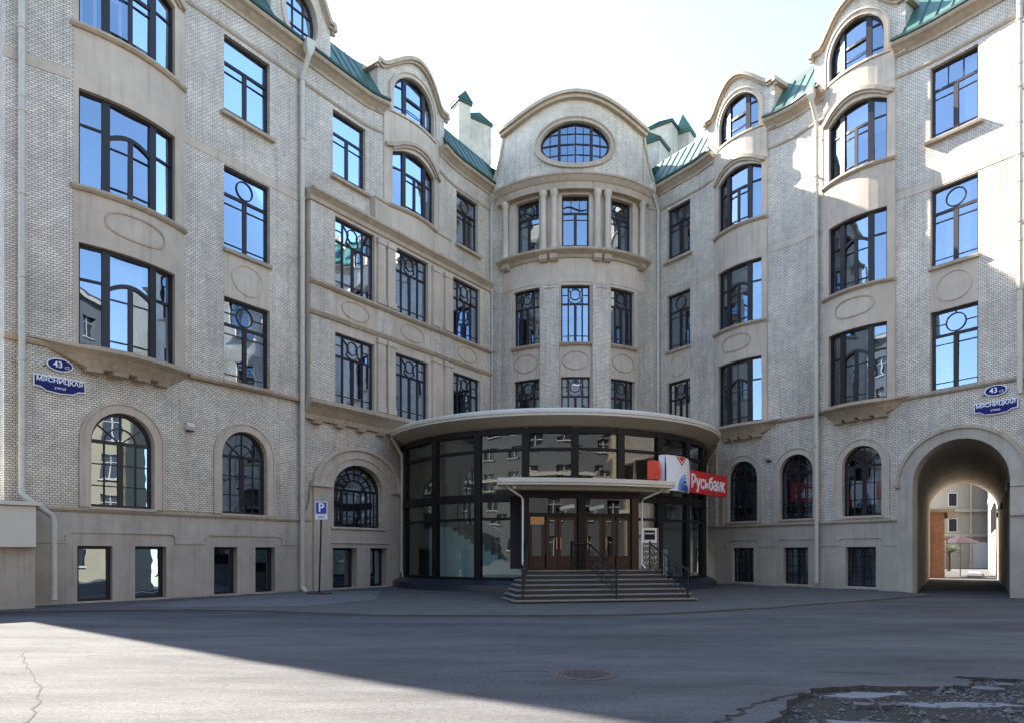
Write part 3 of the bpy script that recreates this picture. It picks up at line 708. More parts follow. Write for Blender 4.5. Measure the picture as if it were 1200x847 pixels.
# stepped moulding over the basement windows
def hood(mb, P, pairs, s0, s1):
    pts = [(s0, 1.95)]
    for a, b in pairs: pts += [(a - .32, 1.95), (a - .32, 2.15), (a - .2, 2.27), (b + .2, 2.27), (b + .32, 2.15), (b + .32, 1.95)]
    stroke(mb, P, pts + [(s1, 1.95)], .06, .06, .05)
part('hood_moulding', M['plinth'], bld, lambda mb: hood(mb, LG, [(14.58, 17.17), (18.91, 21.66)], 13.4, 23.55))
part('hood_moulding', M['plinth'], bld, lambda mb: hood(mb, RG, [(5.45, 6.69), (8.32, 9.57), (11.32, 12.62)], 4.2, 13.5))
for P, ws in ((LG, pL), (RG, pR)):
    for o in ws: part('window_sill', M['plinth'], bld, lambda mb: mould(mb, P, o[0][0] - .1, o[1][0] + .1, [(-.2, o[0][1] - .1), (.08, o[0][1] - .1), (.08, o[0][1] - .02), (-.2, o[0][1])]))
# big arched portal window on the left
wall(LG, [shape(7.7, 12.8, -.3, 6.28, 1.9, 'semi', 22), gBig] + pL[4:], d=.12, thick=.14, m=PL, name='arch_surround')
def portal(mb):
    stroke(mb, LG, arcpts(10.25, 4.38, 2.5, 1.85, 0, 180, 22), .16, .22, .12); stroke(mb, LG, arcpts(10.25, 4.38, 1.9, 1.45, 0, 180, 22), .1, .17, .06)
    mould(mb, LG, 11.98, 12.82, [(.1, -.2), (.2, -.2), (.2, 4.4), (.1, 4.4)]); mould(mb, LG, 11.9, 12.92, band(4.38, 4.56, .3, .05))
    mould(mb, LG, 7.66, 8.3, band(4.38, 4.5, .24, .05)); mould(mb, LG, 8.5, 11.98, band(2.02, 2.12, .17, .05)); mould(mb, LG, 8.7, 11.9, band(2.64, 2.74, .2, .05))
part('portal_moulding', PL, bld, portal)
sc_pts = [(12.8, -.3), (13.46, -.3), (13.46, 3.15), (13.3, 3.2), (13.1, 3.4), (12.98, 3.75), (12.92, 4.35), (12.8, 4.4)]
wall(LG, [sc_pts], d=.07, thick=.06, m=PL, name='scroll_buttress'); part('scroll_moulding', TR, bld, lambda mb: stroke(mb, LG, sc_pts[2:-1], .06, .1, .06))

# ---- round corner tower
bt = [(4.12 - 8.24 * i / 26, 24.83 + 1.02 * (.5 - .5 * math.cos(2 * math.pi * i / 26)) ** .8) for i in range(27)]
wall(T, [rect(-4.45, 4.45, 2.5, 21.3)] + tw, m=PL, thick=.4, name='tower_drum')
wall(T, [[(-4.3, 21.3), (4.3, 21.3), (4.3, 24.83)] + bt + [(-4.3, 24.83)], tOv], m=BK, thick=.5, name='tower_gable')
def gcap(mb):
    q = [(4.38, 24.88)] + [(s, z + .1) for s, z in bt] + [(-4.38, 24.88)]
    stroke(mb, T, q, .17, .38, 2.6); stroke(mb, T, [(s, z - .17) for s, z in q], .18, .24, .3)
part('gable_cap', TR, bld, gcap)
part('oval_moulding', TR, bld, lambda mb: (sheet(mb, T, [ellipse(0, 23.41, 2.2, 1.36, 40), ellipse(0, 23.41, 1.94, 1.12, 40)], .07, .1), stroke(mb, T, ellipse(0, 23.41, 2.18, 1.34, 40), .08, .12, .08, True)))
part('tower_cornice', TR, bld, lambda mb: mould(mb, T, -4.5, 4.5, [(-.05, 20.8), (.34, 20.8), (.36, 21.15), (.42, 21.2), (.56, 21.42), (.62, 21.46), (.62, 21.56), (-.05, 21.72)]))
part('tower_ledge', TR, bld, lambda mb: mould(mb, T, -4.5, 4.5, [(-.05, 17.28), (.08, 17.28), (.16, 17.42), (.42, 17.56), (.46, 17.6), (.46, 17.7), (-.25, 17.76)]))
part('plaster_band', PL, bld, lambda mb: mould(mb, T, -4.47, 4.47, band(16.0, 16.08, .03, -.03)))
for s in (-3.99, -1.68, -1.12, 1.12, 1.68, 3.99):
    def column(mb):
        b = T.pt(s, .2, 17.7)
        mb.lathe(b, [(.23, 0), (.23, .1), (.2, .16), (.19, .22), (.175, .3), (.155, 2.72), (.155, 2.78), (.21, 2.9), (.23, 2.96), (.23, 3.12)], 14)
    part('column', PL, bld, column, smooth=True)
    part('corbel', TR, bld, lambda mb: mould(mb, T, s - .2, s + .2, [(-.02, 17.12), (.16, 17.12), (.3, 17.22), (.3, 17.46), (-.02, 17.46)]))
for a, b in ((-1.86, -.86), (.86, 1.86)):
    def pier(mb):
        sheet(mb, T, [rect(a, b, 6.0, 15.95)], .14, .16)
        stroke(mb, T, [(a + .04, 6.0), (a + .04, 15.9), (b - .04, 15.9), (b - .04, 6.0)], .07, .17, .05)
    part('brick_pier', BK, bld, pier)
    def notch(mb):
        for k in range(5): s = a + .25 + .125 * k; mould(mb, T, s, s + .06, [(.12, 15.66), (.19, 15.66), (.19, 15.74), (.12, 15.74)])
    part('dentil_row', TR, bld, notch, kind='stuff')
for a, b in ((-4.46, -3.7), (3.7, 4.46)): part('brick_pier', BK, bld, lambda mb: sheet(mb, T, [rect(a, b, 3.0, 15.9)], .03, .05))
for a, b in ((-3.58, -1.96), (-.78, .78), (1.96, 3.58)):
    part('window_sill', TR, bld, lambda mb: mould(mb, T, a - .1, b + .1, [(-.2, S3 - .14), (.12, S3 - .14), (.2, S3 - .05), (.2, S3), (-.2, S3 + .02)]))
    part('oval_moulding', TR, bld, lambda mb: stroke(mb, T, ellipse((a + b) / 2, 11.86, .7, .48, 30), .055, .035, .05, True))
# concave wing walls between tower and wings
for A, B, sg in (((-1.5, 38.62), (-.42, 37.98), 1), ((7.30, 37.92), (8.45, 38.66), -1)):
    ln_ = Line(A, B); Lh = math.dist(A, B); n = 10
    top = [(Lh * t, (21.9 + 2.85 * t ** 2.2) if sg > 0 else (21.9 + 2.85 * (1 - t) ** 2.2)) for t in [i / n for i in range(n + 1)]]
    wall(ln_, [[(0, 2.5), (Lh, 2.5)] + top[::-1]], m=BK, thick=.45, name='scroll_buttress')
    part('scroll_moulding', TR, bld, lambda mb: stroke(mb, ln_, top, .14, .08, .7))
    part('plaster_band', PL, bld, lambda mb: mould(mb, ln_, 0, Lh, band(20.82, 20.95, .05, -.03)))

# ---- dark room lining, roof body, mansard panels
part('dark_lining', M['dark'], bld, lambda mb: (sheet(mb, Wing(-1, [(0, -.75)], None), [rect(-1.5, 23.5, -.2, 24)], 0), sheet(mb, Wing(1, [(0, -.9)], None), [rect(-1.5, 13.6, -.2, 24)], 0),
     sheet(mb, Wing(1, [(0, -.9)], None), [rect(13.6, 27, 6.6, 24)], 0), sheet(mb, Arc((3.45, 41.7), 4.4, 0, .5), [rect(-3.9, 3.9, 2.4, 25)], 0)))  # near-black lining, added so the rooms look dim and stray sun is blocked
def roofbody(mb):
    for P, s1, back in ((LB, 23.5, -13), (RB, 27, -13)):
        q = [P.pt(s, -.8, 0) for s in (-1.2, 6, 12, s1)] + [P.pt(s, back, 0) for s in (s1, 12, 0, -6)]
        q = [(p.x, p.y) for p in q]; q = q if P.side > 0 else q[::-1]
        mb.face([(x, y, 24.12) for x, y in q])
        zb = 0 if P.side < 0 else 7
        for (x0, y0), (x1, y1) in zip(q, q[1:] + q[:1]): mb.face([(x0, y0, zb + 14), (x1, y1, zb + 14), (x1, y1, 24.12), (x0, y0, 24.12)])
    c = [(3.45 + 4.9 * math.sin(a), 41.7 - 4.9 * math.cos(a)) for a in [2 * math.pi * i / 32 for i in range(32)]]
    mb.prism(c, 21, 24.5)
    for i in range(32): (x0, y0), (x1, y1) = c[i], c[(i + 1) % 32]; mb.face([(x0, y0, 24.5), (x1, y1, 24.5), (3.45, 44.5, 26.3)])
part('roof_deck', M['green'], bld, roofbody)
lgW = Wing(-1, [(0, 0)], None)
part('end_wall', BK, bld, lambda mb: sheet(mb, Line((LG.pt(23.55, -13, 0).x, LG.pt(23.55, -13, 0).y), (LG.pt(23.55, 0, 0).x, LG.pt(23.55, 0, 0).y)), [rect(0, 13, -.2, 21.9)], 0, .3))
for P, s0, s1 in ((LB, .15, 4.7), (LB, 9.35, 11.9), (LB, 14.9, 17.95), (RB, .15, 4.1), (RB, 8.0, 10.05), (RB, 13.9, 26.5)):
    rf = part('roof', M['greendark'], bld, lambda mb: mould(mb, P, s0, s1, [(.32, 22.2), (.38, 22.2), (-.82, 24.12), (-.82, 24.2), (-.95, 24.2), (-.95, 24.05)]))
    n = max(1, round((s1 - s0) / .56))
    for i in range(n):
        a = s0 + (s1 - s0) * i / n; b = s0 + (s1 - s0) * (i + 1) / n
        g = MB(); j = R.gauss(0, .006)
        q = lambda s, t, e: P.pt(s, .42 - 1.24 * t + e, 22.22 + 1.96 * t)
        g.face([q(a, 0, j), q(b, 0, -j), q(b, 1, 0), q(a, 1, 0)]); 
        for x0, x1, e0, e1 in ((a - .02, a, .0, .06), (a, a + .02, .06, .0)):
            g.face([q(x0, 0, e0), q(x1, 0, e1), q(x1, 1, e1), q(x0, 1, e0)])
        g.build('roof_panel', M['green'], rf)
# round-window dormer on the left roof
N = 18; bpA = [(14.75 - 2.75 * i / N, 24.0 + 1.75 * math.sin(math.pi * i / N) ** 1.1) for i in range(N + 1)]
wall(LB, [[(11.9, 22.0), (14.87, 22.0), (14.87, 24.0)] + bpA + [(11.9, 24.0)], dA], d=.1, thick=1.7, name='dormer')
def capA(mb):
    q = [(15.0, 23.75), (14.95, 24.0)] + bpA + [(11.82, 24.0), (11.76, 23.75)]
    stroke(mb, LB, q, .16, .34, 1.9); stroke(mb, LB, [(s, z - .13) for s, z in q], .12, .22, .14)
part('dormer_cap', TR, bld, capA)
part('window_surround', PL, bld, lambda mb: sheet(mb, LB, [ellipse(13.4, 23.41, 1.0, 1.3, 32), ellipse(13.4, 23.41, .79, 1.1, 32)], .16, .1))

# ---- chimneys and attic blocks on the roof
def gcap_(mb, c, w_, l_, z, h, ax):
    ex = Vector((*ax, 0)).normalized(); ey = Vector((-ex.y, ex.x, 0)); c = Vector((*c, z))
    P = lambda i, j, k: c + ex * w_ / 2 * i + ey * l_ / 2 * j + Vector((0, 0, k))
    for q in ([P(-1,-1,0), P(1,-1,0), P(0,-1,h)], [P(1,1,0), P(-1,1,0), P(0,1,h)], [P(1,-1,0), P(1,1,0), P(0,1,h), P(0,-1,h)], [P(-1,1,0), P(-1,-1,0), P(0,-1,h), P(0,1,h)], [P(-1,-1,0), P(-1,1,0), P(1,1,0), P(1,-1,0)]): mb.face(q)
def chimney(c, size, z0, z1, ax=(1, 0), hh=.9, over=.25, m=None):
    ch = part('chimney', m or M['chimney'], bld, lambda mb: mb.box((c[0], c[1], (z0 + z1) / 2), (size[0], size[1], z1 - z0), (*ax, 0)))
    part('chimney_cap', M['greendark'] if hh < 1 else M['green'], ch, lambda mb: (gcap_(mb, c, size[0] + over, size[1] + over, z1 + .08, hh, ax), mb.box((c[0], c[1], z1 + .02), (size[0] + over * .8, size[1] + over * .8, .16), (*ax, 0))))
ax = (.82, .57)
chimney((-3.0, 40.2), (.8, .8), 22, 27.9, ax, .55)
chimney((-2.3, 42.6), (1.8, .9), 22, 28.3, ax, .4, .2)
axr = (.82, -.57)
chimney((9.9, 43.5), (1.5, 2.4), 22, 28.2, axr, .12)
chimney((11.0, 43.2), (.8, .8), 22, 28.0, axr, 1.0)
chimney((8.2, 44.5), (1.3, 1.3), 22, 27.0, axr, 1.3)
chimney((8.6, 41.2), (1.2, 1.4), 22, 26.0, axr, .5)
chimney((11.9, 39.8), (.8, .8), 22, 25.5, axr, 1.0)

# ---- drainpipes
def drain(P, s, z0, z1, d=.16, r=.085, funnel=False, foot=True, m='pipe', extra=None):
    def body(mb):
        pts = [P.pt(s, d, z1), P.pt(s, d, z0 + .3)]
        if foot: pts += [P.pt(s, d, z0 + .22), P.pt(s, d + .28, z0 + .02)]
        mb.tube(extra or pts, r, 10)
        z = z1 - .8
        while z > z0 + .6: mb.tube([P.pt(s, d, z), P.pt(s, d, z + .07)], r * 1.16, 10); z -= 2.1
    o = part('drainpipe', M[m], bld, body, smooth=True)
    if funnel:
        part('rain_head', M[m], o, lambda mb: (mb.tube([P.pt(s, d, z1 - .02), P.pt(s, d + .18, z1 + .35), P.pt(s, d + .42, z1 + .75)], [r, r, r * 1.05], 10),
             mb.tube([P.pt(s, d + .42, z1 + .7), P.pt(s, d + .42, z1 + .95), P.pt(s, d + .42, z1 + 1.3)], [r * 1.1, r * 2.3, r * 2.5], 4)))
    def br(mb):
        z = z0 + 1.6
        while z < z1: mb.box(P.pt(s, d * .4, z), (.06, d, .04), P.pt(s + .1, 0, 0) - P.pt(s, 0, 0)); mb.tube([P.pt(s, d, z - .02), P.pt(s, d, z + .02)], r * 1.3, 10); z += 2.4
    part('pipe_bracket', M[m], o, br)
drain(LB, 23.2, 3.2, 24, d=.2, foot=False, r=.09, extra=[LB.pt(23.2, .2, 24), LB.pt(23.2, .2, 3.35), LB.pt(23.1, .24, 3.2), LB.pt(22.55, .3, 2.72), LB.pt(22.5, .3, 2.6), LB.pt(22.5, .3, .55), LB.pt(22.5, .36, .22)])
drain(LG, 13.42, 0, 20.9, d=.2, funnel=True, r=.1)
drain(LE, .45, 6.5, 20.9, d=-.3, funnel=True, foot=False)
drain(LB, 13.9, 0, .1, foot=False) if 0 else None
drain(RB, .55, 6.5, 20.9, d=.14, funnel=True, foot=False)
drain(RB, 10.12, 0, 20.9, d=.16, funnel=True, foot=False, r=.09)
drain(RB, 17.75, 7, 24, d=.16, foot=False, r=.09)

# ------------------------------------------------------------------ glass pavilion
RC = (2.0, 34.9); RG_ = 7.6; G = Arc(RC, RG_, 0, .5); D2 = RG_ * math.pi / 180
pav = thing('glass_pavilion', 'round dark framed glass pavilion with a cream canopy at the foot of the corner tower', 'pavilion', (1.4, 27, 0))
mull = [-84, -66.8, -44.4, -26.6, -11, 3.9, 18.5, 33.1, 47.9, 62.8, 80, 96]
part('base_skirt', M['skirt'], pav, lambda mb: mould(mb, G, -84 * D2, 96 * D2, [(-.4, -.1), (.55, -.1), (.5, .32), (.12, .5), (-.4, .5)]))
for a in mull: part('mullion', M['bronze'], pav, lambda mb: mould(mb, G, a * D2 - .15, a * D2 + .15, [(-.16, .5), (.07, .5), (.07, 6.6), (-.16, 6.6)]))
for z, h, dd in ((.56, .12, .02), (3.0, .11, .01), (3.86, .34, .05), (5.78, .11, .01), (6.54, .24, .05)):
    part('rail', M['bronze'], pav, lambda mb: [mould(mb, G, a * D2 + .1, b * D2 - .1, [(-.12, z - h / 2), (dd, z - h / 2), (dd, z + h / 2), (-.12, z + h / 2)]) for a, b in zip(mull, mull[1:])])
for a, b in zip(mull, mull[1:]):
    for z0, z1 in ((.6, 2.97), (3.03, 3.73), (3.99, 5.75), (5.81, 6.5)):
        g = MB(); q = [G.pt(a * D2 + .08, -.04, z0), G.pt(b * D2 - .08, -.04, z0), G.pt(b * D2 - .08, -.04, z1), G.pt(a * D2 + .08, -.04, z1)]
        n = (q[1] - q[0]).cross(q[3] - q[0]).normalized(); q = [p + n * R.gauss(0, .006) for p in q]
        g.face(q); g.build('pane', M['shopglass'], pav)
def canopy(mb):
    CA = Arc(RC, RG_, 0, .35)
    mould(mb, CA, -88 * D2, 100 * D2, [(.62, 7.0), (.66, 7.02), (.66, 7.1), (.70, 7.12), (.70, 7.22), (.6, 7.3), (-3.5, 7.36), (-3.5, 7.3), (.5, 7.2)])
part('canopy_fascia', M['cream'], pav, canopy)
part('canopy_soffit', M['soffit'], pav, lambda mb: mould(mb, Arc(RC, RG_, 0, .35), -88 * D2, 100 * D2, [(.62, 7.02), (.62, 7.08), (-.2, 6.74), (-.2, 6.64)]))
# interior seen through the glass: floor, back wall, stair block
part('floor', M['room'], pav, lambda mb: mb.prism([(RC[0] + 7.25 * math.sin(rad(a)), RC[1] - 7.25 * math.cos(rad(a))) for a in range(-60, 101, 8)] + [(8.4, 38.4), (-.8, 38.4)], .3, .42))
part('back_wall', M['room'], pav, lambda mb: (sheet(mb, Line((-4.5, 33.2), (8.6, 34.4)), [rect(0, 13.2, .4, 7.1)], 0, .2)))
part('ceiling', M['dark'], pav, lambda mb: mb.prism([(RC[0] + 7.35 * math.sin(rad(a)), RC[1] - 7.35 * math.cos(rad(a))) for a in range(-60, 101, 8)] + [(8.4, 38.4), (-.8, 38.4)], 6.95, 7.0))
def stair(mb):
    a = Vector((-2.75, 30.45, 0)); u = Vector((.98, -.18, 0)).normalized(); n = 12
    mb.box(a + Vector((-.3, .75, 1.6)), (1.1, 1.3, 2.4), u)
    for i in range(n): h = 2.15 - i * .17; mb.box(a + u * (.35 + i * .3) + Vector((0, .5, .42 + h / 2)), (.3, 1.5, h), u)
st = part('staircase', M['turq'], pav, stair)
part('handrail', M['chrome'], st, lambda mb: (mb.tube([(-2.3, 29.3, 3.6), (.8, 28.6, 1.8)], .035, 8), mb.tube([(-2.3, 31.1, 3.6), (.8, 30.4, 1.8)], .035, 8)))
part('reception_desk', M['turq'], pav, lambda mb: (mb.box((6.6, 31.6, 1.1), (1.6, .6, 1.4), (.6, .8, 0)), mb.box((5.9, 30.9, 1.5), (.5, .2, 2.1), (.6, .8, 0))))
for q in (((3.6, 29.0, 6.3), (5.9, 30.5, 4.1)), ((3.6, 29.0, 6.3), (1.2, 29.3, 4.2))): part('tie_rod', M['iron'], pav, lambda mb: mb.tube(q, .04, 6))
# pavilion drainpipes
def ppipe(P, s, d, ztop, tip):
    o = part('drainpipe', M['pipe'], pav, lambda mb: mb.tube([tip, P.pt(s, d, ztop - .9), P.pt(s, d, .75), P.pt(s, d + .12, .55)] + [P.pt(s + .35, d + .45, .12)], .085, 10), smooth=True)
    part('pipe_bracket', M['pipe'], o, lambda mb: [mb.tube([P.pt(s, d, z), P.pt(s, d, z + .07)], .105, 10) for z in (1.6, 3.2, 4.8, ztop - 1.0)])
ppipe(LG, 7.78, .3, 7.1, G.pt(-68 * D2, .62, 7.0)); ppipe(RG, 4.0, .25, 7.1, G.pt(80 * D2, .6, 7.0))

# ------------------------------------------------------------------ entrance porch
E0 = Vector((.36, 23.0)); PL_ = Line(E0, E0 + Vector((math.cos(rad(12)), math.sin(rad(12)))))   # u along the front, d towards the yard
por = thing('entrance_porch', 'dark brown entrance porch with wooden doors under a white bowed canopy', 'porch', (2.4, 23.4, 0))
ux = PL_.u.to_3d()
def bx(mb, u0, u1, d0, d1, z0, z1): mould(mb, PL_, u0, u1, [(d0, z0), (d1, z0), (d1, z1), (d0, z1)])
for u0, u1 in ((0, .22), (1.95, 2.2), (3.9, 4.15)): part('post', M['bronze'] if u0 < 3 else M['wood'], por, lambda mb: bx(mb, u0, u1, -.2, .03, 1.03, 3.62))
part('lintel', M['bronze'], por, lambda mb: (bx(mb, 0.0, 4.15, -.21, .05, 3.5, 3.8), bx(mb, .22, 1.95, -.18, 0, 2.86, 2.98), bx(mb, 2.2, 3.9, -.18, 0, 2.86, 2.98)))
for u0, u1 in ((.22, 1.95), (2.2, 3.9)): part('transom_pane', M['doorglass'], por, lambda mb: sheet(mb, PL_, [rect(u0, u1, 2.98, 3.5)], -.08))
part('transom_board', M['white'], por, lambda mb: (bx(mb, .95, 1.9, -.5, -.42, 3.28, 3.5), bx(mb, 2.25, 3.1, -.5, -.42, 3.3, 3.5)))
for u0, u1, kind in ((.24, .78, 's'), (.84, 1.24, 'd'), (1.26, 1.93, 'd'), (2.22, 2.86, 'd'), (2.88, 3.3, 'd'), (3.36, 3.88, 's')):
    nm = 'door' if kind == 'd' else 'sidelight'
    dr = part(nm, M['wood'], por, lambda mb: (sheet(mb, PL_, [rect(u0, u1, 1.04, 2.86), rect(u0 + .1, u1 - .1, 1.52, 2.74)], -.05, .06), bx(mb, u0 + .12, u1 - .12, -.06, -.035, 1.14, 1.44), bx(mb, u0 + .02, u1 - .02, -.06, -.03, 1.46, 1.52)))
    part('pane', M['doorglass'], dr, lambda mb: sheet(mb, PL_, [rect(u0 + .1, u1 - .1, 1.52, 2.74)], -.08))
    if kind == 'd': part('handle', M['brass'], dr, lambda mb: mb.tube([PL_.pt(u1 - .06 if u0 < 1.2 or 2.5 < u0 < 2.87 else u0 + .06, .03, 1.75), PL_.pt(u1 - .06 if u0 < 1.2 or 2.5 < u0 < 2.87 else u0 + .06, .03, 2.15)], .018, 6))
for A, B in ((PL_.pt(.03, -.2, 0), Vector((.80, 27.5, 0))), (PL_.pt(4.12, -.2, 0), Vector((4.1, 27.8, 0)))):
    sl_ = Line(A, B); Ls = math.dist(A, B)
    part('side_wall', M['bronze'], por, lambda mb: (sheet(mb, sl_, [rect(0, Ls, 1.03, 1.5)], .03, .06), sheet(mb, sl_, [rect(0, Ls, 3.5, 3.8)], .03, .06)))
    part('side_pane', M['shopglass'], por, lambda mb: sheet(mb, sl_, [rect(0, Ls, 1.5, 3.5)], 0))
part('added_dark_wall', M['dark'], por, lambda mb: sheet(mb, PL_, [rect(.05, 4.1, 1.03, 3.7), rect(1.2, 1.9, 1.05, 3.0), rect(2.2, 2.9, 1.05, 3.0)], -2.2, .1))  # dark wall added to darken what shows through the door glass
for u0, u1 in ((1.2, 1.9), (2.2, 2.9)): part('added_inner_door', M['wood'], por, lambda mb: sheet(mb, PL_, [rect(u0, u1, 1.05, 3.0), rect(u0 + .12, u1 - .12, 1.6, 2.85)], -2.25, .06))  # leaves added with the dark wall behind the entrance doors
fl_ = [PL_.pt(u, d, 0).to_2d() for u, d in ((.0, .0), (4.6, .0))] + [Vector((4.6, 27.4)), Vector((.75, 27.0))]
part('porch_floor', M['granite'], por, lambda mb: mb.prism([tuple(q) for q in fl_], 0, 1.03))
def pcan(mb, d_in, z0, z1, e):
    L0, L1, n = -.98, 5.22, 16
    f = [(L0 + (L1 - L0) * i / n, .72 + .42 * (1 - (2 * i / n - 1) ** 2) - e) for i in range(n + 1)]
    bk = lambda u: u + (2.12 - u) * .26 * min(1, (.7 - d_in) / 4.9)
    for (a, da), (b, db) in zip(f, f[1:]):
        mb.face([PL_.pt(a, da, z0), PL_.pt(b, db, z0), PL_.pt(b, db, z1), PL_.pt(a, da, z1)])
        mb.face([PL_.pt(a, da, z1), PL_.pt(b, db, z1), PL_.pt(bk(b), d_in, z1), PL_.pt(bk(a), d_in, z1)]); mb.face([PL_.pt(bk(a), d_in, z0), PL_.pt(bk(b), d_in, z0), PL_.pt(b, db, z0), PL_.pt(a, da, z0)])
    for a, s in ((L0, 1), (L1, -1)): mb.face([PL_.pt(a, .72 - e, z0), PL_.pt(a, .72 - e, z1), PL_.pt(bk(a), d_in, z1), PL_.pt(bk(a), d_in, z0)][::s])
part('canopy_fascia', M['cream'], por, lambda mb: (pcan(mb, -1.2, 3.92, 4.06, 0), pcan(mb, -1.1, 3.84, 3.915, .04)))
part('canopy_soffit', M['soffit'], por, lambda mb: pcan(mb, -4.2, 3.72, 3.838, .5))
for u, sg in ((-.02, -1), (4.24, 1)):
    dp = part('drainpipe', M['white'], por, lambda mb: mb.tube([PL_.pt(u + sg * .62, .45, 3.84), PL_.pt(u + sg * .5, .4, 3.72), PL_.pt(u + sg * .05, .12, 3.5), PL_.pt(u, .1, 3.4), PL_.pt(u, .1, 1.25), PL_.pt(u + .08, .22, 1.08)], .034, 8), smooth=True)
part('floodlight', M['white'], por, lambda mb: mb.box(PL_.pt(-.4, .5, 3.78), (.1, .1, .08), ux)); 
for u in (1.35, 2.4):
    cmr = thing('security_camera', 'white security camera angled down over the %s pair of entrance doors' % ('left' if u < 2 else 'right'), 'camera', PL_.pt(u, .02, 3.1))
    part('housing', M['white'], cmr, lambda mb: (mb.tube([PL_.pt(u - .02, .1, 3.12), PL_.pt(u + .34, .36, 3.2)], .075, 10), mb.tube([PL_.pt(u - .06, .08, 3.1), PL_.pt(u - .03, .1, 3.115)], .06, 10)), smooth=True)
    part('bracket', M['white'], cmr, lambda mb: mb.tube([PL_.pt(u + .12, -.0, 2.96), PL_.pt(u + .12, .16, 3.0), PL_.pt(u + .12, .18, 3.1)], .02, 6))
plq = tag(part('wall_plaque', M['brass'], None, lambda mb: bx(mb, .26, .74, .0, .03, 2.58, 2.84)), 'small brown brass plaque fixed left of the wooden doors', 'plaque')

# ------------------------------------------------------------------ entrance steps
stp = thing('entrance_steps', 'seven wide grey stone steps up to the wooden entrance doors', 'steps', (2.6, 21.8, 0))
ZT = 1.03; RZ = ZT / 7
for i in range(7):
    d1 = 2.02 - .31 * i + .02; z = RZ * (i + 1); u0 = -.72 + .11 * i; u1 = 5.36 - .07 * i
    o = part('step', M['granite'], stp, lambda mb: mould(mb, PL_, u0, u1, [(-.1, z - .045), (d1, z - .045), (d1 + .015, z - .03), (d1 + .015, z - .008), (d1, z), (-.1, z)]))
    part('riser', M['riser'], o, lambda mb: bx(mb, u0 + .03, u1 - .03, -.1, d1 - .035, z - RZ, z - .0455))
# railings
def railing(label, pts, side):
    """pts: (u, d, ground z) down the stair; hand rail .9 above"""
    t = thing('stair_railing', label, 'railing', PL_.pt(*pts[-1][:2], 0), group=None)
    P3 = [PL_.pt(u, d, z) for u, d, z in pts]; up = Vector((0, 0, .9)); lo = Vector((0, 0, .14))
    part('handrail', M['iron'], t, lambda mb: mb.tube([P3[0] + up, *[p + up for p in P3[1:]], P3[-1] + up + (P3[-1] - P3[-2]).normalized() * .15 - Vector((0, 0, .06))], .028, 8))
    part('lower_rail', M['iron'], t, lambda mb: mb.tube([p + lo for p in P3], .014, 6))
    for p in (P3[0], P3[-1]): part('post', M['iron'], t, lambda mb: (mb.tube([p - Vector((0, 0, .02)), p + up], .026, 8), mb.lathe(p + up, [(.02, 0), (.045, .03), (.045, .07), (.01, .11)], 10)))
    for a, b in zip(P3, P3[1:]):
        L = (b - a).length; n = max(2, int(L / .36))
        for k in range(n):
            p = a.lerp(b, (k + .5) / n); dr = (b - a).normalized(); hx = Vector((dr.x, dr.y, 0)).normalized()
            if k: q = a.lerp(b, k / n); part('baluster', M['iron'], t, lambda mb: mb.tube([q + lo, q + up], .011, 6))
            def scroll(mb):
                for cz, r, s in ((.32, .13, 1), (.66, .13, -1)):
                    pts = []
                    for i in range(22):
                        an = i / 21 * 3.6 * math.pi; rr = r * (1 - i / 26)
                        pts.append(p + hx * (rr * math.cos(an) * s) + Vector((0, 0, cz + rr * math.sin(an) * s)) + dr * 0)
                    mb.tube(pts, .011, 5, caps=False)
            part('scroll', M['iron'], t, scroll)
railing('black wrought iron railing along the left edge of the entrance steps', [(.12, .18, 1.03), (-.42, 1.86, .15)], 0)
railing('black wrought iron railing up the middle of the entrance steps', [(1.75, .0, 1.03), (2.3, .14, 1.03), (2.62, 1.9, .15)], 0)
railing('black wrought iron railing along the right edge of the entrance steps', [(4.5, .18, 1.03), (5.1, 1.86, .15)], 0)

# ------------------------------------------------------------------ text helper
def text(s, size, m, parent, O, ex, ez, name='lettering', ext=.012, align='CENTER', stretch=1, bold=0, sh=0):
    c = bpy.data.curves.new(name, 'FONT'); c.body = s; c.size = size; c.extrude = ext; c.align_x = align; c.align_y = 'CENTER'; c.offset = bold; c.resolution_u = 3; c.shear = sh
    tmp = bpy.data.objects.new('tmp', c); COL.objects.link(tmp)
    bpy.context.view_layer.update()
    me = bpy.data.meshes.new_from_object(tmp.evaluated_get(bpy.context.evaluated_depsgraph_get()))
    bpy.data.objects.remove(tmp); bpy.data.curves.remove(c)
    ex = Vector(ex).normalized(); ez = Vector(ez).normalized(); n = ex.cross(ez); O = Vector(O)
    mb = MB()
    for p in me.polygons: mb.face([O + ex * me.vertices[i].co.x * stretch + ez * me.vertices[i].co.y + n * me.vertices[i].co.z for i in p.vertices])
    bpy.data.meshes.remove(me)
    return mb.build(name, m, parent, merge=False)
Zu = (0, 0, 1)
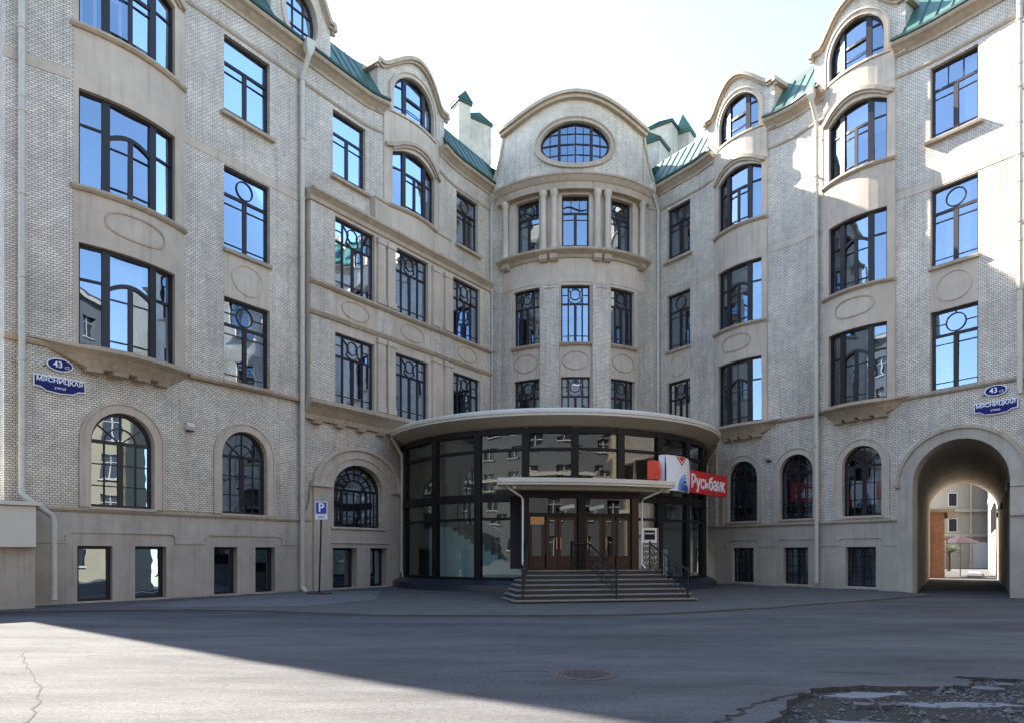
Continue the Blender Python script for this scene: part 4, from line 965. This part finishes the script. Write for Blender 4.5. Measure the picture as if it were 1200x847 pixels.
# bank sign, tangent to the pavilion
BS0 = G.pt(42.6 * D2, .32, 0); BS = Line((BS0.x, BS0.y), (BS0.x + .66, BS0.y + .75)); bu = BS.u.to_3d()
sg = thing('bank_sign', 'red bank sign with white lettering and a bulging white and blue panel', 'sign', BS.pt(0, 0, 4.6))
part('red_panel', M['red'], sg, lambda mb: mould(mb, BS, .05, 4.05, [(-.12, 4.22), (.08, 4.22), (.08, 5.2), (-.12, 5.2)]))
text('Русьбанк', .80, M['signwhite'], sg, BS.pt(2.08, .09, 4.69), bu, Zu, 'lettering', .015, stretch=.93, bold=.012)
def lens(mb, f, d0=0):
    BSn = BS.n.to_3d(); n = 10; L0, L1 = -2.05, .05
    for i in range(n):
        for j in range(8):
            q = []
            for a, b in ((i, j), (i + 1, j), (i + 1, j + 1), (i, j + 1)):
                t = a / n; v = b / 8; u = L0 + (L1 - L0) * t + .1 * math.sin(math.pi * v); z = 4.15 + 1.42 * v
                q.append(BS.pt(u, .16 + .22 * math.sin(math.pi * min(1, t + .03)) ** .8, z))
            mb.face(q)
    e = [BS.pt(L0 + (L1 - L0) * i / n, .16 + .22 * math.sin(math.pi * min(1, i / n + .03)) ** .8, 5.57) for i in range(n + 1)]; e2 = [BS.pt(L0 + (L1 - L0) * i / n, -.1, 5.57) for i in range(n + 1)]
    for i in range(n): mb.face([e[i], e[i + 1], e2[i + 1], e2[i]]); mb.face([e[i] - Vector((0, 0, 1.42)), e2[i] - Vector((0, 0, 1.42)), e2[i + 1] - Vector((0, 0, 1.42)), e[i + 1] - Vector((0, 0, 1.42))])
    mb.face([BS.pt(L0, .17, 4.15), BS.pt(L0, .17, 5.57), BS.pt(L0, -.1, 5.57), BS.pt(L0, -.1, 4.15)])
part('white_panel', M['signwhite'], sg, lambda mb: lens(mb, 0), smooth=True)
class Bulge:
    step = .12
    def pt(s, q, d, z): t = (q + 2.05) / 2.1; return BS.pt(q, .16 + .22 * max(0, math.sin(math.pi * min(1, max(0, t + .03)))) ** .8 + d, z)
BU = Bulge()
def disc(r0, r1, cx, cz, a0=0, a1=180):
    o = arcpts(cx, cz, r1, r1, a0, a1, 18)
    return [o + (arcpts(cx, cz, r0, r0, a1, a0, 18) if r0 else [])]
for r0, r1, m_ in ((.0, .30, 'signblue'), (.34, .46, 'signblue'), (.50, .60, 'lightblue'), (.64, .70, 'lightblue')):
    o = disc(r0, r1, -.62, 4.17); o = [[p for p in q if p[0] < -.04] for q in o]
    part('blue_arc', M[m_], sg, lambda mb: sheet(mb, BU, o, .015, .012))
part('red_emblem', M['red'], sg, lambda mb: sheet(mb, BU, [[(-1.3, 5.55), (-1.0, 5.35), (-.7, 5.55)], ], .015, .012))
part('emblem_ring', M['red'], sg, lambda mb: stroke(mb, BU, [(-1.42, 5.55), (-1.0, 5.22), (-.6, 5.55)], .05, .015, .012))
part('orange_panel', M['orange'], sg, lambda mb: mould(mb, BS, -2.6, -2.2, [(-.3, 4.55), (.02, 4.55), (.06, 4.9), (.02, 5.3), (-.3, 5.3)]))
part('support_arm', M['iron'], sg, lambda mb: [mb.tube([BS.pt(u, -.1, 4.7), BS.pt(u, -.5, 4.7)], .03, 6) for u in (-1, .5, 1.6)])

# street name plates
def plate(P, s, z, flipv, lab1, lab2):
    ex = (P.pt(s - .1 * P.side * -1, 0, 0) - P.pt(s, 0, 0)).normalized() if P.side > 0 else (P.pt(s - .1, 0, 0) - P.pt(s, 0, 0)).normalized()
    ex = (P.pt(s + .1 * P.side, 0, 0) - P.pt(s, 0, 0)).normalized()
    O = P.pt(s, .08, z); n = ex.cross(Vector(Zu)); ln = Line((O - ex * .78).to_2d(), (O + ex * .78).to_2d())
    def outl(w0, h0, e): return [(.78 - w0 + e, z - h0 * .38 + e), (.78 - w0 * .72, z - h0 * .42 + e), (.78 - w0 * .5, z - h0 * .66 + e), (.78, z - h0 * .74 + e), (.78 + w0 * .5, z - h0 * .66 + e), (.78 + w0 * .72, z - h0 * .42 + e), (.78 + w0 - e, z - h0 * .38 + e), (.78 + w0 - e, z + h0 * .5 - e), (.78 - w0 + e, z + h0 * .5 - e)]
    t = thing('street_sign', lab1, 'sign', O)
    part('border', M['signwhite'], t, lambda mb: sheet(mb, ln, [outl(.70, .40, 0)], .0, .05)); part('face', M['navy'], t, lambda mb: sheet(mb, ln, [outl(.70, .40, .03)], .01, .02))
    text('МЯСНИЦКАЯ', .197, M['signwhite'], t, O + n * .014 + Vector((0, 0, .08)), ex, Zu, ext=.004, bold=.004)
    text('улица', .11, M['signwhite'], t, O + n * .014 + Vector((0, 0, -.12)), ex, Zu, ext=.004)
    z2 = z + .58; O2 = O + Vector((0, 0, .58)); ln2 = ln
    h = thing('house_number_sign', lab2, 'sign', O2)
    part('border', M['signwhite'], h, lambda mb: sheet(mb, ln2, [ellipse(.78, z2, .36, .2, 24)], 0, .05)); part('face', M['navy'], h, lambda mb: sheet(mb, ln2, [ellipse(.78, z2, .325, .17, 24)], .01, .02))
    text('43', .26, M['signwhite'], h, O2 + n * .014 - ex * .06, ex, Zu, ext=.004, bold=.004); text('с2', .13, M['signwhite'], h, O2 + n * .014 + ex * .19 - Vector((0, 0, .05)), ex, Zu, ext=.004)
    part('bracket', M['iron'], h, lambda mb: mb.tube([O2 - ex * .3 - n * .06, O2 - ex * .42 - Vector((0, 0, .12)) - n * .06], .015, 6))
plate(LG, 22.15, 6.72, 1, 'blue street name plate on the left wing, below the lowest bow window', 'blue oval house number plate above the street name on the left wing')
plate(RG, 16.98, 6.98, 1, 'blue street name plate on the right wing above the archway', 'blue oval house number plate above the archway street name')
# poster by the entrance
po = PL_.pt(4.62, -.15, 1.04)
ps = thing('poster_board', 'tall dark notice board with a framed header right of the entrance doors', 'poster', po)
part('board', M['fardark'], ps, lambda mb: bx(mb, 4.36, 4.98, -.2, -.16, 1.05, 2.5))
part('header', M['white'], ps, lambda mb: sheet(mb, PL_, [rect(4.36, 4.90, 1.98, 2.5), rect(4.43, 4.84, 2.08, 2.42)], -.15, .01))
part('header_panel', M['purple'], ps, lambda mb: sheet(mb, PL_, [rect(4.44, 4.83, 2.09, 2.41)], -.15, .01))
part('header_stripe', M['curtain'], ps, lambda mb: sheet(mb, PL_, [rect(4.46, 4.81, 2.28, 2.33)], -.14, .01))
def squiggle(mb):
    rr = random.Random(4)
    for k in range(4):
        z = 1.88 - .2 * k
        for i in range(5): u = 4.44 + .1 * i; stroke(mb, PL_, [(u, z - .06), (u + rr.uniform(-.03, .03), z), (u + .06, z + .02 + rr.uniform(-.03, .03))], .03, -.145, .008)
part('print', M['curtain'], ps, squiggle, kind='stuff')

# parking sign
pk = thing('parking_sign', 'blue and white parking sign on a thin dark pole by the wall', 'sign', (-7.36, 26.1, 0))
X0 = Vector((-7.36, 26.05, 0))
part('pole', M['iron'], pk, lambda mb: mb.tube([X0, X0 + Vector((.1, 0, 3.6))], .035, 8))
part('foot', M['wood'], pk, lambda mb: mb.box(X0 + Vector((0, 0, .05)), (.85, .4, .1)))
Op = X0 + Vector((.1, -.05, 3.3))
part('plate', M['signwhite'], pk, lambda mb: (mb.box(Op + Vector((0, 0, .03)), (.46, .03, .5)), mb.box(Op + Vector((0, 0, -.32)), (.46, .03, .17))))
part('blue_field', M['blue'], pk, lambda mb: mb.box(Op + Vector((0, -.012, .03)), (.4, .03, .43)))
text('P', .46, M['signwhite'], pk, Op + Vector((0, -.03, .03)), (1, 0, 0), Zu, ext=.004, bold=.01)
part('small_print', M['black'], pk, lambda mb: [mb.box(Op + Vector((.01 * k, -.016, -.3 - .045 * k)), (.3 - .06 * k, .005, .018)) for k in range(2)], kind='stuff')
# small wall fixtures
for P, s, z, lab in ((LG, 18.1, 6.02, 'small cream vent box on the left wing between the two arched windows'), (RG, 7.55, 6.15, 'small grey lamp on the right wing between the two left arched windows')):
    o = thing('wall_lamp', lab, 'lamp', P.pt(s, 0, z))
    part('casing', M['cream'] if P is LG else M['plinth'], o, lambda mb: mould(mb, P, s - .14, s + .14, [(0, z - .1), (.14, z - .1), (.2, z + .02), (.1, z + .16), (0, z + .16)]))
    part('lens', M['black'], o, lambda mb: mould(mb, P, s - .12, s + .12, [(0, z - .14), (.13, z - .14), (.13, z - .102), (0, z - .102)]))

# ------------------------------------------------------------------ low annex at the left end
K = Vector((-13.38, 19.2)); KD = Vector((-.75, -.66)).normalized(); AN = Line(K + KD * 9, K)
anx = thing('annex', 'low grey annex with a beige sheet fascia at the left end of the wing', 'annex', (K.x, K.y, 0))
part('wall', M['plinth'], anx, lambda mb: sheet(mb, AN, [rect(0, 9, -.2, 1.95)], -.25, .3))
for i in range(6):
    a, b = 9 - 1.5 * (i + 1), 9 - 1.5 * i
    part('fascia_panel', M['cream'], anx, lambda mb: sheet(mb, AN, [rect(a + .006, b - .006, 1.78, 2.92)], 0, .3))
part('roof', M['cream'], anx, lambda mb: mb.prism([tuple(AN.pt(u, d, 0).to_2d()) for u, d in ((9.12, .1), (9.12, -5), (0, -5), (0, .1))], 2.94, 3.05))

# ------------------------------------------------------------------ ground
def smooth_loop(pts, n=4, jit=.04, seed=1):
    rr = random.Random(seed); o = []
    for (x0, y0), (x1, y1) in zip(pts, pts[1:] + pts[:1]):
        for k in range(n): t = k / n; o.append((x0 + (x1 - x0) * t + rr.gauss(0, jit), y0 + (y1 - y0) * t + rr.gauss(0, jit)))
    return o
hole = smooth_loop([(2.35, 6.3), (2.85, 7.15), (3.25, 7.75), (3.7, 8.15), (4.4, 8.3), (5.2, 8.25), (5.72, 8.4), (5.82, 8.9), (6.6, 8.6), (8, 8.35), (8.6, 7.3), (7.6, 5.7), (5, 5.6), (3.2, 5.75)], 6, .035, 3)
class Ground:
    step = None
    def pt(s, x, d, y): return Vector((x, y, d))
GR = Ground()
far = [(-400, -400), (400, -400), (400, 700), (-400, 700)]
tag(part('ground', M['asphalt'], None, lambda mb: sheet(mb, GR, [far, hole], 0, .07)), kind='structure')
tag(part('pothole_bed', M['soil'], None, lambda mb: sheet(mb, GR, [[(1.5, 5.2), (9, 5.2), (9, 9.3), (1.5, 9.3)]], -.055, 0)), kind='structure')
tag(part('dirt_patch', M['concrete'], None, lambda mb: [sheet(mb, GR, [smooth_loop(p, 5, .03, i)], -.03 + .002 * i, .03) for i, p in enumerate((
    [(3.45, 7.75), (3.9, 8.0), (4.6, 8.05), (4.5, 7.85), (3.9, 7.7)], [(4.2, 7.45), (5.0, 7.5), (5.5, 7.3), (4.9, 7.2), (4.3, 7.25)], [(3.0, 6.7), (3.6, 6.6), (4.3, 6.2), (3.4, 6.2)]))]), kind='structure')
def stones(mb):
    rr = random.Random(11); n = 0
    while n < 3800:
        big = rr.random() < .03
        x, y = rr.uniform(2.4, 8.2), rr.uniform(6.0, 8.85)
        if x < 4.9 and rr.random() < .72: continue
        if not in_loops((x, y), [hole]): continue
        r = rr.uniform(.03, .055) if big else rr.uniform(.006, .024); n += 1
        c = Vector((x, y, -.055 + r * .5)); q = [c + Vector((r * rr.uniform(.7, 1.3) * math.cos(a), r * rr.uniform(.7, 1.3) * math.sin(a), r * rr.uniform(-.3, .1))) for a in (0, 1.26, 2.5, 3.77, 5.0)]
        tp = c + Vector((rr.uniform(-.3, .3) * r, rr.uniform(-.3, .3) * r, r * rr.uniform(.5, .9)))
        for i in range(5): mb.face([q[i], q[(i + 1) % 5], tp])
tag(part('gravel', M['stone'], None, stones, merge=False), kind='stuff')
for i, (x, y, r) in enumerate(((3.75, 7.3, .11), (3.95, 7.22, .07), (5.6, 8.05, .18), (5.95, 8.25, .13), (7.0, 8.1, .15))):
    def slab(mb):
        rr = random.Random(i); q = [(x + r * rr.uniform(.7, 1.2) * math.cos(a), y + r * .7 * rr.uniform(.7, 1.2) * math.sin(a)) for a in [2 * math.pi * k / 8 for k in range(8)]]
        mb.prism(q, -.055, -.005 + .01 * i)
    lab = ('small broken asphalt lump in the pothole near the cracked left rim', 'tiny asphalt lump beside the larger lump in the pothole', 'largest broken asphalt slab on the far pothole rim', 'flat asphalt fragment among gravel below the far rim', 'asphalt fragment in the gravel at the right edge')[i]
    tag(part('asphalt_chunk', M['stone'], None, slab), lab, 'rubble', 'asphalt chunks in the pothole')
# raised pavement round the entrance
pv = [(-15.5, 17.9), (-12.2, 18.6), (-9.5, 18.9), (-7.2, 18.7), (-5.2, 17.9), (-3.0, 17.3), (0, 17.2), (2.3, 17.35), (4.5, 18.0), (7.5, 19.8), (11, 22.2), (13.8, 24.2), (15.7, 25.6), (15.9, 28.6), (8.5, 40), (-1.5, 40), (-14.2, 21.4)]
tag(part('pavement', M['pave'], None, lambda mb: sheet(mb, GR, [smooth_loop(pv[:13], 4, .03, 5)[:-4] + pv[12:]], .05, .08)), kind='structure')
tag(part('paving_blocks', M['paver'], None, lambda mb: sheet(mb, GR, [[(-11.6, 20.2), (-9.6, 19.6), (-6.2, 20.0), (-4.6, 23.0), (-5.5, 28.6), (-8.7, 26.5)]], .056, .01)), kind='structure')
# manhole
mh = thing('manhole_cover', 'round rusty cast iron manhole cover in the asphalt', 'manhole cover', (.96, 9.0, 0))
part('rim', M['castiron'], mh, lambda mb: mb.lathe((.96, 9, -.02), [(.40, 0), (.40, .028), (.345, .03), (.345, .018)], 32))
part('cover', M['castiron'], mh, lambda mb: mb.lathe((.96, 9, -.02), [(.335, 0), (.335, .026), (.30, .028), (.0, .028)], 32))
def studs(mb):
    for i in range(-6, 7):
        for j in range(-6, 7):
            if i * i + j * j < 38: mb.box((.96 + i * .046, 9 + j * .046, .012), (.026, .026, .012), (1, .4, 0))
part('stud_pattern', M['castiron'], mh, studs, kind='stuff')
# ragged asphalt edge at the left
def crack(mb, pts, wd, seed):
    rr = random.Random(seed); P = []
    for (x0, y0), (x1, y1) in zip(pts, pts[1:]):
        for k in range(8): t = k / 8; P.append((x0 + (x1 - x0) * t + rr.gauss(0, .025), y0 + (y1 - y0) * t + rr.gauss(0, .025)))
    for (x0, y0), (x1, y1) in zip(P, P[1:]):
        w_ = wd * rr.uniform(.3, 1); a = math.atan2(y1 - y0, x1 - x0); nx, ny = -math.sin(a) * w_ / 2, math.cos(a) * w_ / 2
        mb.face([(x0 - nx, y0 - ny, .004), (x1 - nx, y1 - ny, .004), (x1 + nx, y1 + ny, .004), (x0 + nx, y0 + ny, .004)])
tag(part('ground_crack', M['soil'], None, lambda mb: (crack(mb, [(-8.0, 11.2), (-7.0, 9.8), (-5.6, 8.1), (-4.7, 6.7), (-4.4, 5.9)], .03, 1), crack(mb, [(3.3, 7.85), (2.8, 7.45), (2.4, 7.0), (2.0, 6.5), (1.7, 6.0)], .07, 2), crack(mb, [(-.2, 9.25), (.3, 9.32), (.55, 9.2)], .03, 3), crack(mb, [(4.2, 9.2), (4.8, 9.1), (5.2, 9.05)], .03, 4))), kind='structure')

# ------------------------------------------------------------------ second courtyard seen through the archway
def block(name, label, x0, x1, y0, y1, h, m, wins=None, cat='building', wd=.75, wh=1.25):
    t = thing(name, label, cat, ((x0 + x1) / 2, y0, 0))
    part('wall', m, t, lambda mb: mb.box(((x0 + x1) / 2, (y0 + y1) / 2, h / 2 - .1), (x1 - x0, y1 - y0, h + .2)))
    return t
yard = block('white_building', 'pale two tone building across the second courtyard beyond the archway', 40, 58, 75, 84, 17, M['farwhite'])
for z in (3.95, 6.75, 9.9):
    for x in (45.2, 48.4, 53.6):
        wo = part('window', M['white'], yard, lambda mb: sheet(mb, Line((x - .5, 75), (x + .5, 75)), [rect(0, 1.0, z, z + 1.5), rect(.06, .94, z + .06, z + 1.44)], .05, .1))
        part('pane', M['fardark'], wo, lambda mb: mb.box((x, 75.0, z + .75), (.92, .05, 1.42)))
for z in (3.6, 6.3, 9.6): part('ledge', M['chimney'], yard, lambda mb: mb.box((49, 74.85, z), (18, .4, .3)))
part('drainpipe', M['plinth'], yard, lambda mb: mb.tube([(50.3, 74.8, 0), (50.3, 74.8, 17)], .12, 8))
part('garage_door', M['white'], yard, lambda mb: mb.box((51.3, 74.95, 1.4), (1.7, .1, 2.8)))
ob = thing('brick_wall', 'short orange brick wall end standing left beyond the archway', 'wall', (27.6, 45.5, 0))
part('wall', M['orangebrick'], ob, lambda mb: (mb.box((27.5, 45.2, 2.1), (1.9, .6, 4.4)), mb.box((26.8, 48.5, 2.0), (.5, 6, 4.2))))
part('coping', M['ochre'], ob, lambda mb: (mb.box((27.7, 45.1, 4.4), (2.6, .9, .2)), mb.box((28.8, 45.0, 4.15), (.5, .5, .5))))
lw = thing('side_building', 'sunlit cream side building at the right beyond the archway', 'building', (36, 52, 0))
SB = Line((31.25, 44.0), (52.2, 75.0))
part('wall', M['farwhite'], lw, lambda mb: mb.prism([(31.25, 44.0), (40, 40), (61, 70), (52.2, 75.0)], -.1, 14))
for k in range(4): part('window', M['fardark'], lw, lambda mb: sheet(mb, SB, [rect(2 + 4 * k, 3.2 + 4 * k, 3.2, 5.2)], .03, .1))
part('corner_strip', M['orangebrick'], lw, lambda mb: sheet(mb, SB, [rect(-.1, .8, -.1, 14)], .06, .1))
part('ledge', M['chimney'], lw, lambda mb: mould(mb, SB, 0, 37, band(6.6, 6.9, .25)))
aw = thing('awning', 'dark red awning over the cafe corner beyond the archway', 'awning', (30.3, 49.5, 0))
part('canvas', M['redcanvas'], aw, lambda mb: mb.face([(28.5, 48.4, 3.1), (31.0, 48.4, 2.6), (31.0, 51.5, 2.6), (28.5, 51.5, 3.1)]))
part('frame', M['iron'], aw, lambda mb: [mb.tube([(x, y, 0), (x, y, 2.65)], .04, 6) for x, y in ((28.6, 48.5), (30.9, 48.5), (30.9, 51.4))])
pr = thing('parasol', 'purple cafe parasol beyond the archway beside the awning', 'parasol', (32.5, 49.5, 0))
part('canopy', M['purple'], pr, lambda mb: [mb.face([(32.5 + 1.35 * math.cos(a), 49.5 + 1.35 * math.sin(a), 2.35), (32.5 + 1.35 * math.cos(a + .785), 49.5 + 1.35 * math.sin(a + .785), 2.35), (32.5, 49.5, 2.95)]) for a in [k * .785 for k in range(8)]])
part('pole', M['iron'], pr, lambda mb: mb.tube([(32.5, 49.5, 0), (32.5, 49.5, 2.95)], .035, 6))
def palm(mb):
    rr = random.Random(5)
    for k in range(26):
        a = rr.uniform(0, 6.28); el = rr.uniform(.1, 1.2); L = rr.uniform(.7, 1.15); base = Vector((29.6, 46.2, 1.75 + rr.uniform(-.1, .25))); h = Vector((math.cos(a), math.sin(a), 0)); p = base; pts = []
        for i in range(6): t = i / 5; pts.append(base + h * L * t * math.cos(el * .6) + Vector((0, 0, L * (math.sin(el) * t - .75 * t * t))))
        sd = Vector((-h.y, h.x, 0))
        for i in range(5):
            for s in (-1, 1):
                for q in (0, .5): b = pts[i].lerp(pts[i + 1], q); mb.face([b, b + h * .07, b + sd * s * .2 * (1 - i / 7) + h * .12 - Vector((0, 0, .06))])
pt_ = thing('potted_palm', 'small palm in a white planter beyond the archway', 'plant', (29.6, 46.2, 0))
part('fronds', M['leaf'], pt_, palm, merge=False); part('trunk', M['bark'], pt_, lambda mb: mb.tube([(29.6, 46.2, .3), (29.62, 46.2, 1.0), (29.6, 46.2, 1.8)], [.09, .07, .08], 8))
part('planter', M['white'], pt_, lambda mb: mb.box((29.6, 46.2, .2), (1.0, .6, .42)))
bs = thing('shrub', 'dark leafy shrub by the orange brick wall beyond the archway', 'shrub', (28.7, 46.8, 0))
def bush(mb):
    rr = random.Random(9)
    for k in range(500):
        c = Vector((28.7 + rr.gauss(0, .3), 46.8 + rr.gauss(0, .3), abs(rr.gauss(.9, .5)))); u = Vector((rr.gauss(0, 1), rr.gauss(0, 1), rr.gauss(0, 1))).normalized() * .09; v = u.cross(Vector((rr.gauss(0, 1), rr.gauss(0, 1), 1))).normalized() * .06
        mb.face([c - u, c + v, c + u, c - v])
part('foliage', M['leaf'], bs, bush, merge=False)
part('stem', M['bark'], bs, lambda mb: mb.tube([(28.7, 46.8, 0), (28.7, 46.8, 1.0)], .04, 6))
kb = tag(part('kerb', M['concrete'], None, lambda mb: mb.box((33.2, 49, .06), (.8, 13, .2), (.83, -.56))), kind='structure')

# ------------------------------------------------------------------ neighbours around the yard that the windows mirror
def neighbour(label, a, b, depth, h, m, nfl, ncol):
    ln = Line(a, b); L = math.dist(a, b)
    t = thing('neighbour_building', label, 'building', ((a[0] + b[0]) / 2, (a[1] + b[1]) / 2, 0))
    hol = []
    for i in range(ncol):
        for f in range(nfl):
            s = L * (i + .5) / ncol; z = 1.2 + f * (h - 1.5) / nfl; hol.append(rect(s - .75, s + .75, z, z + 2.1))
    part('wall', m, t, lambda mb: (sheet(mb, ln, [rect(0, L, -.2, h)] + hol, 0, .3), sheet(mb, Line(ln.pt(0, -depth, 0).to_2d(), a), [rect(0, depth, -.2, h)], 0, .3), sheet(mb, Line(b, ln.pt(L, -depth, 0).to_2d()), [rect(0, depth, -.2, h)], 0, .3), sheet(mb, Line(ln.pt(L, -depth, 0).to_2d(), ln.pt(0, -depth, 0).to_2d()), [rect(0, L, -.2, h)], 0, .3)))
    part('window_glazing', M['fardark'], t, lambda mb: [sheet(mb, ln, [q], -.25) for q in hol], kind='stuff')
    part('window_bars', M['farwhite'], t, lambda mb: [(mould(mb, ln, q[0][0] + .7, q[0][0] + .8, [(-.24, q[0][1]), (-.18, q[0][1]), (-.18, q[2][1]), (-.24, q[2][1])]), mould(mb, ln, q[0][0], q[1][0], band(q[0][1] + 1.4, q[0][1] + 1.5, -.18, -.24)), mould(mb, ln, q[0][0] - .1, q[1][0] + .1, band(q[0][1] - .15, q[0][1], .12))) for q in hol], kind='stuff')
    part('cornice', M['farwhite'], t, lambda mb: [mould(mb, ln, -.2, L + .2, band(z, z + .35, .35)) for z in (h * .35, h - .3)])
    part('roof', M['castiron'], t, lambda mb: mb.prism([tuple(ln.pt(u, d, 0).to_2d()) for u, d in ((-.3, .3), (L + .3, .3), (L + .3, -depth), (-.3, -depth))], h, h + .3))
neighbour('yellow ochre apartment block right of the yard, seen only mirrored in windows', (27, 14), (25.5, -9), 12, 15, M['ochre'], 4, 7)
neighbour('beige apartment block behind the camera, seen only mirrored in windows', (40, -15), (-56, -12), 12, 27, M['beigewall'], 7, 28)
neighbour('low grey block left of the yard, seen only mirrored in windows', (-40, -8), (-44, 16), 10, 9, M['farwhite'], 3, 7)
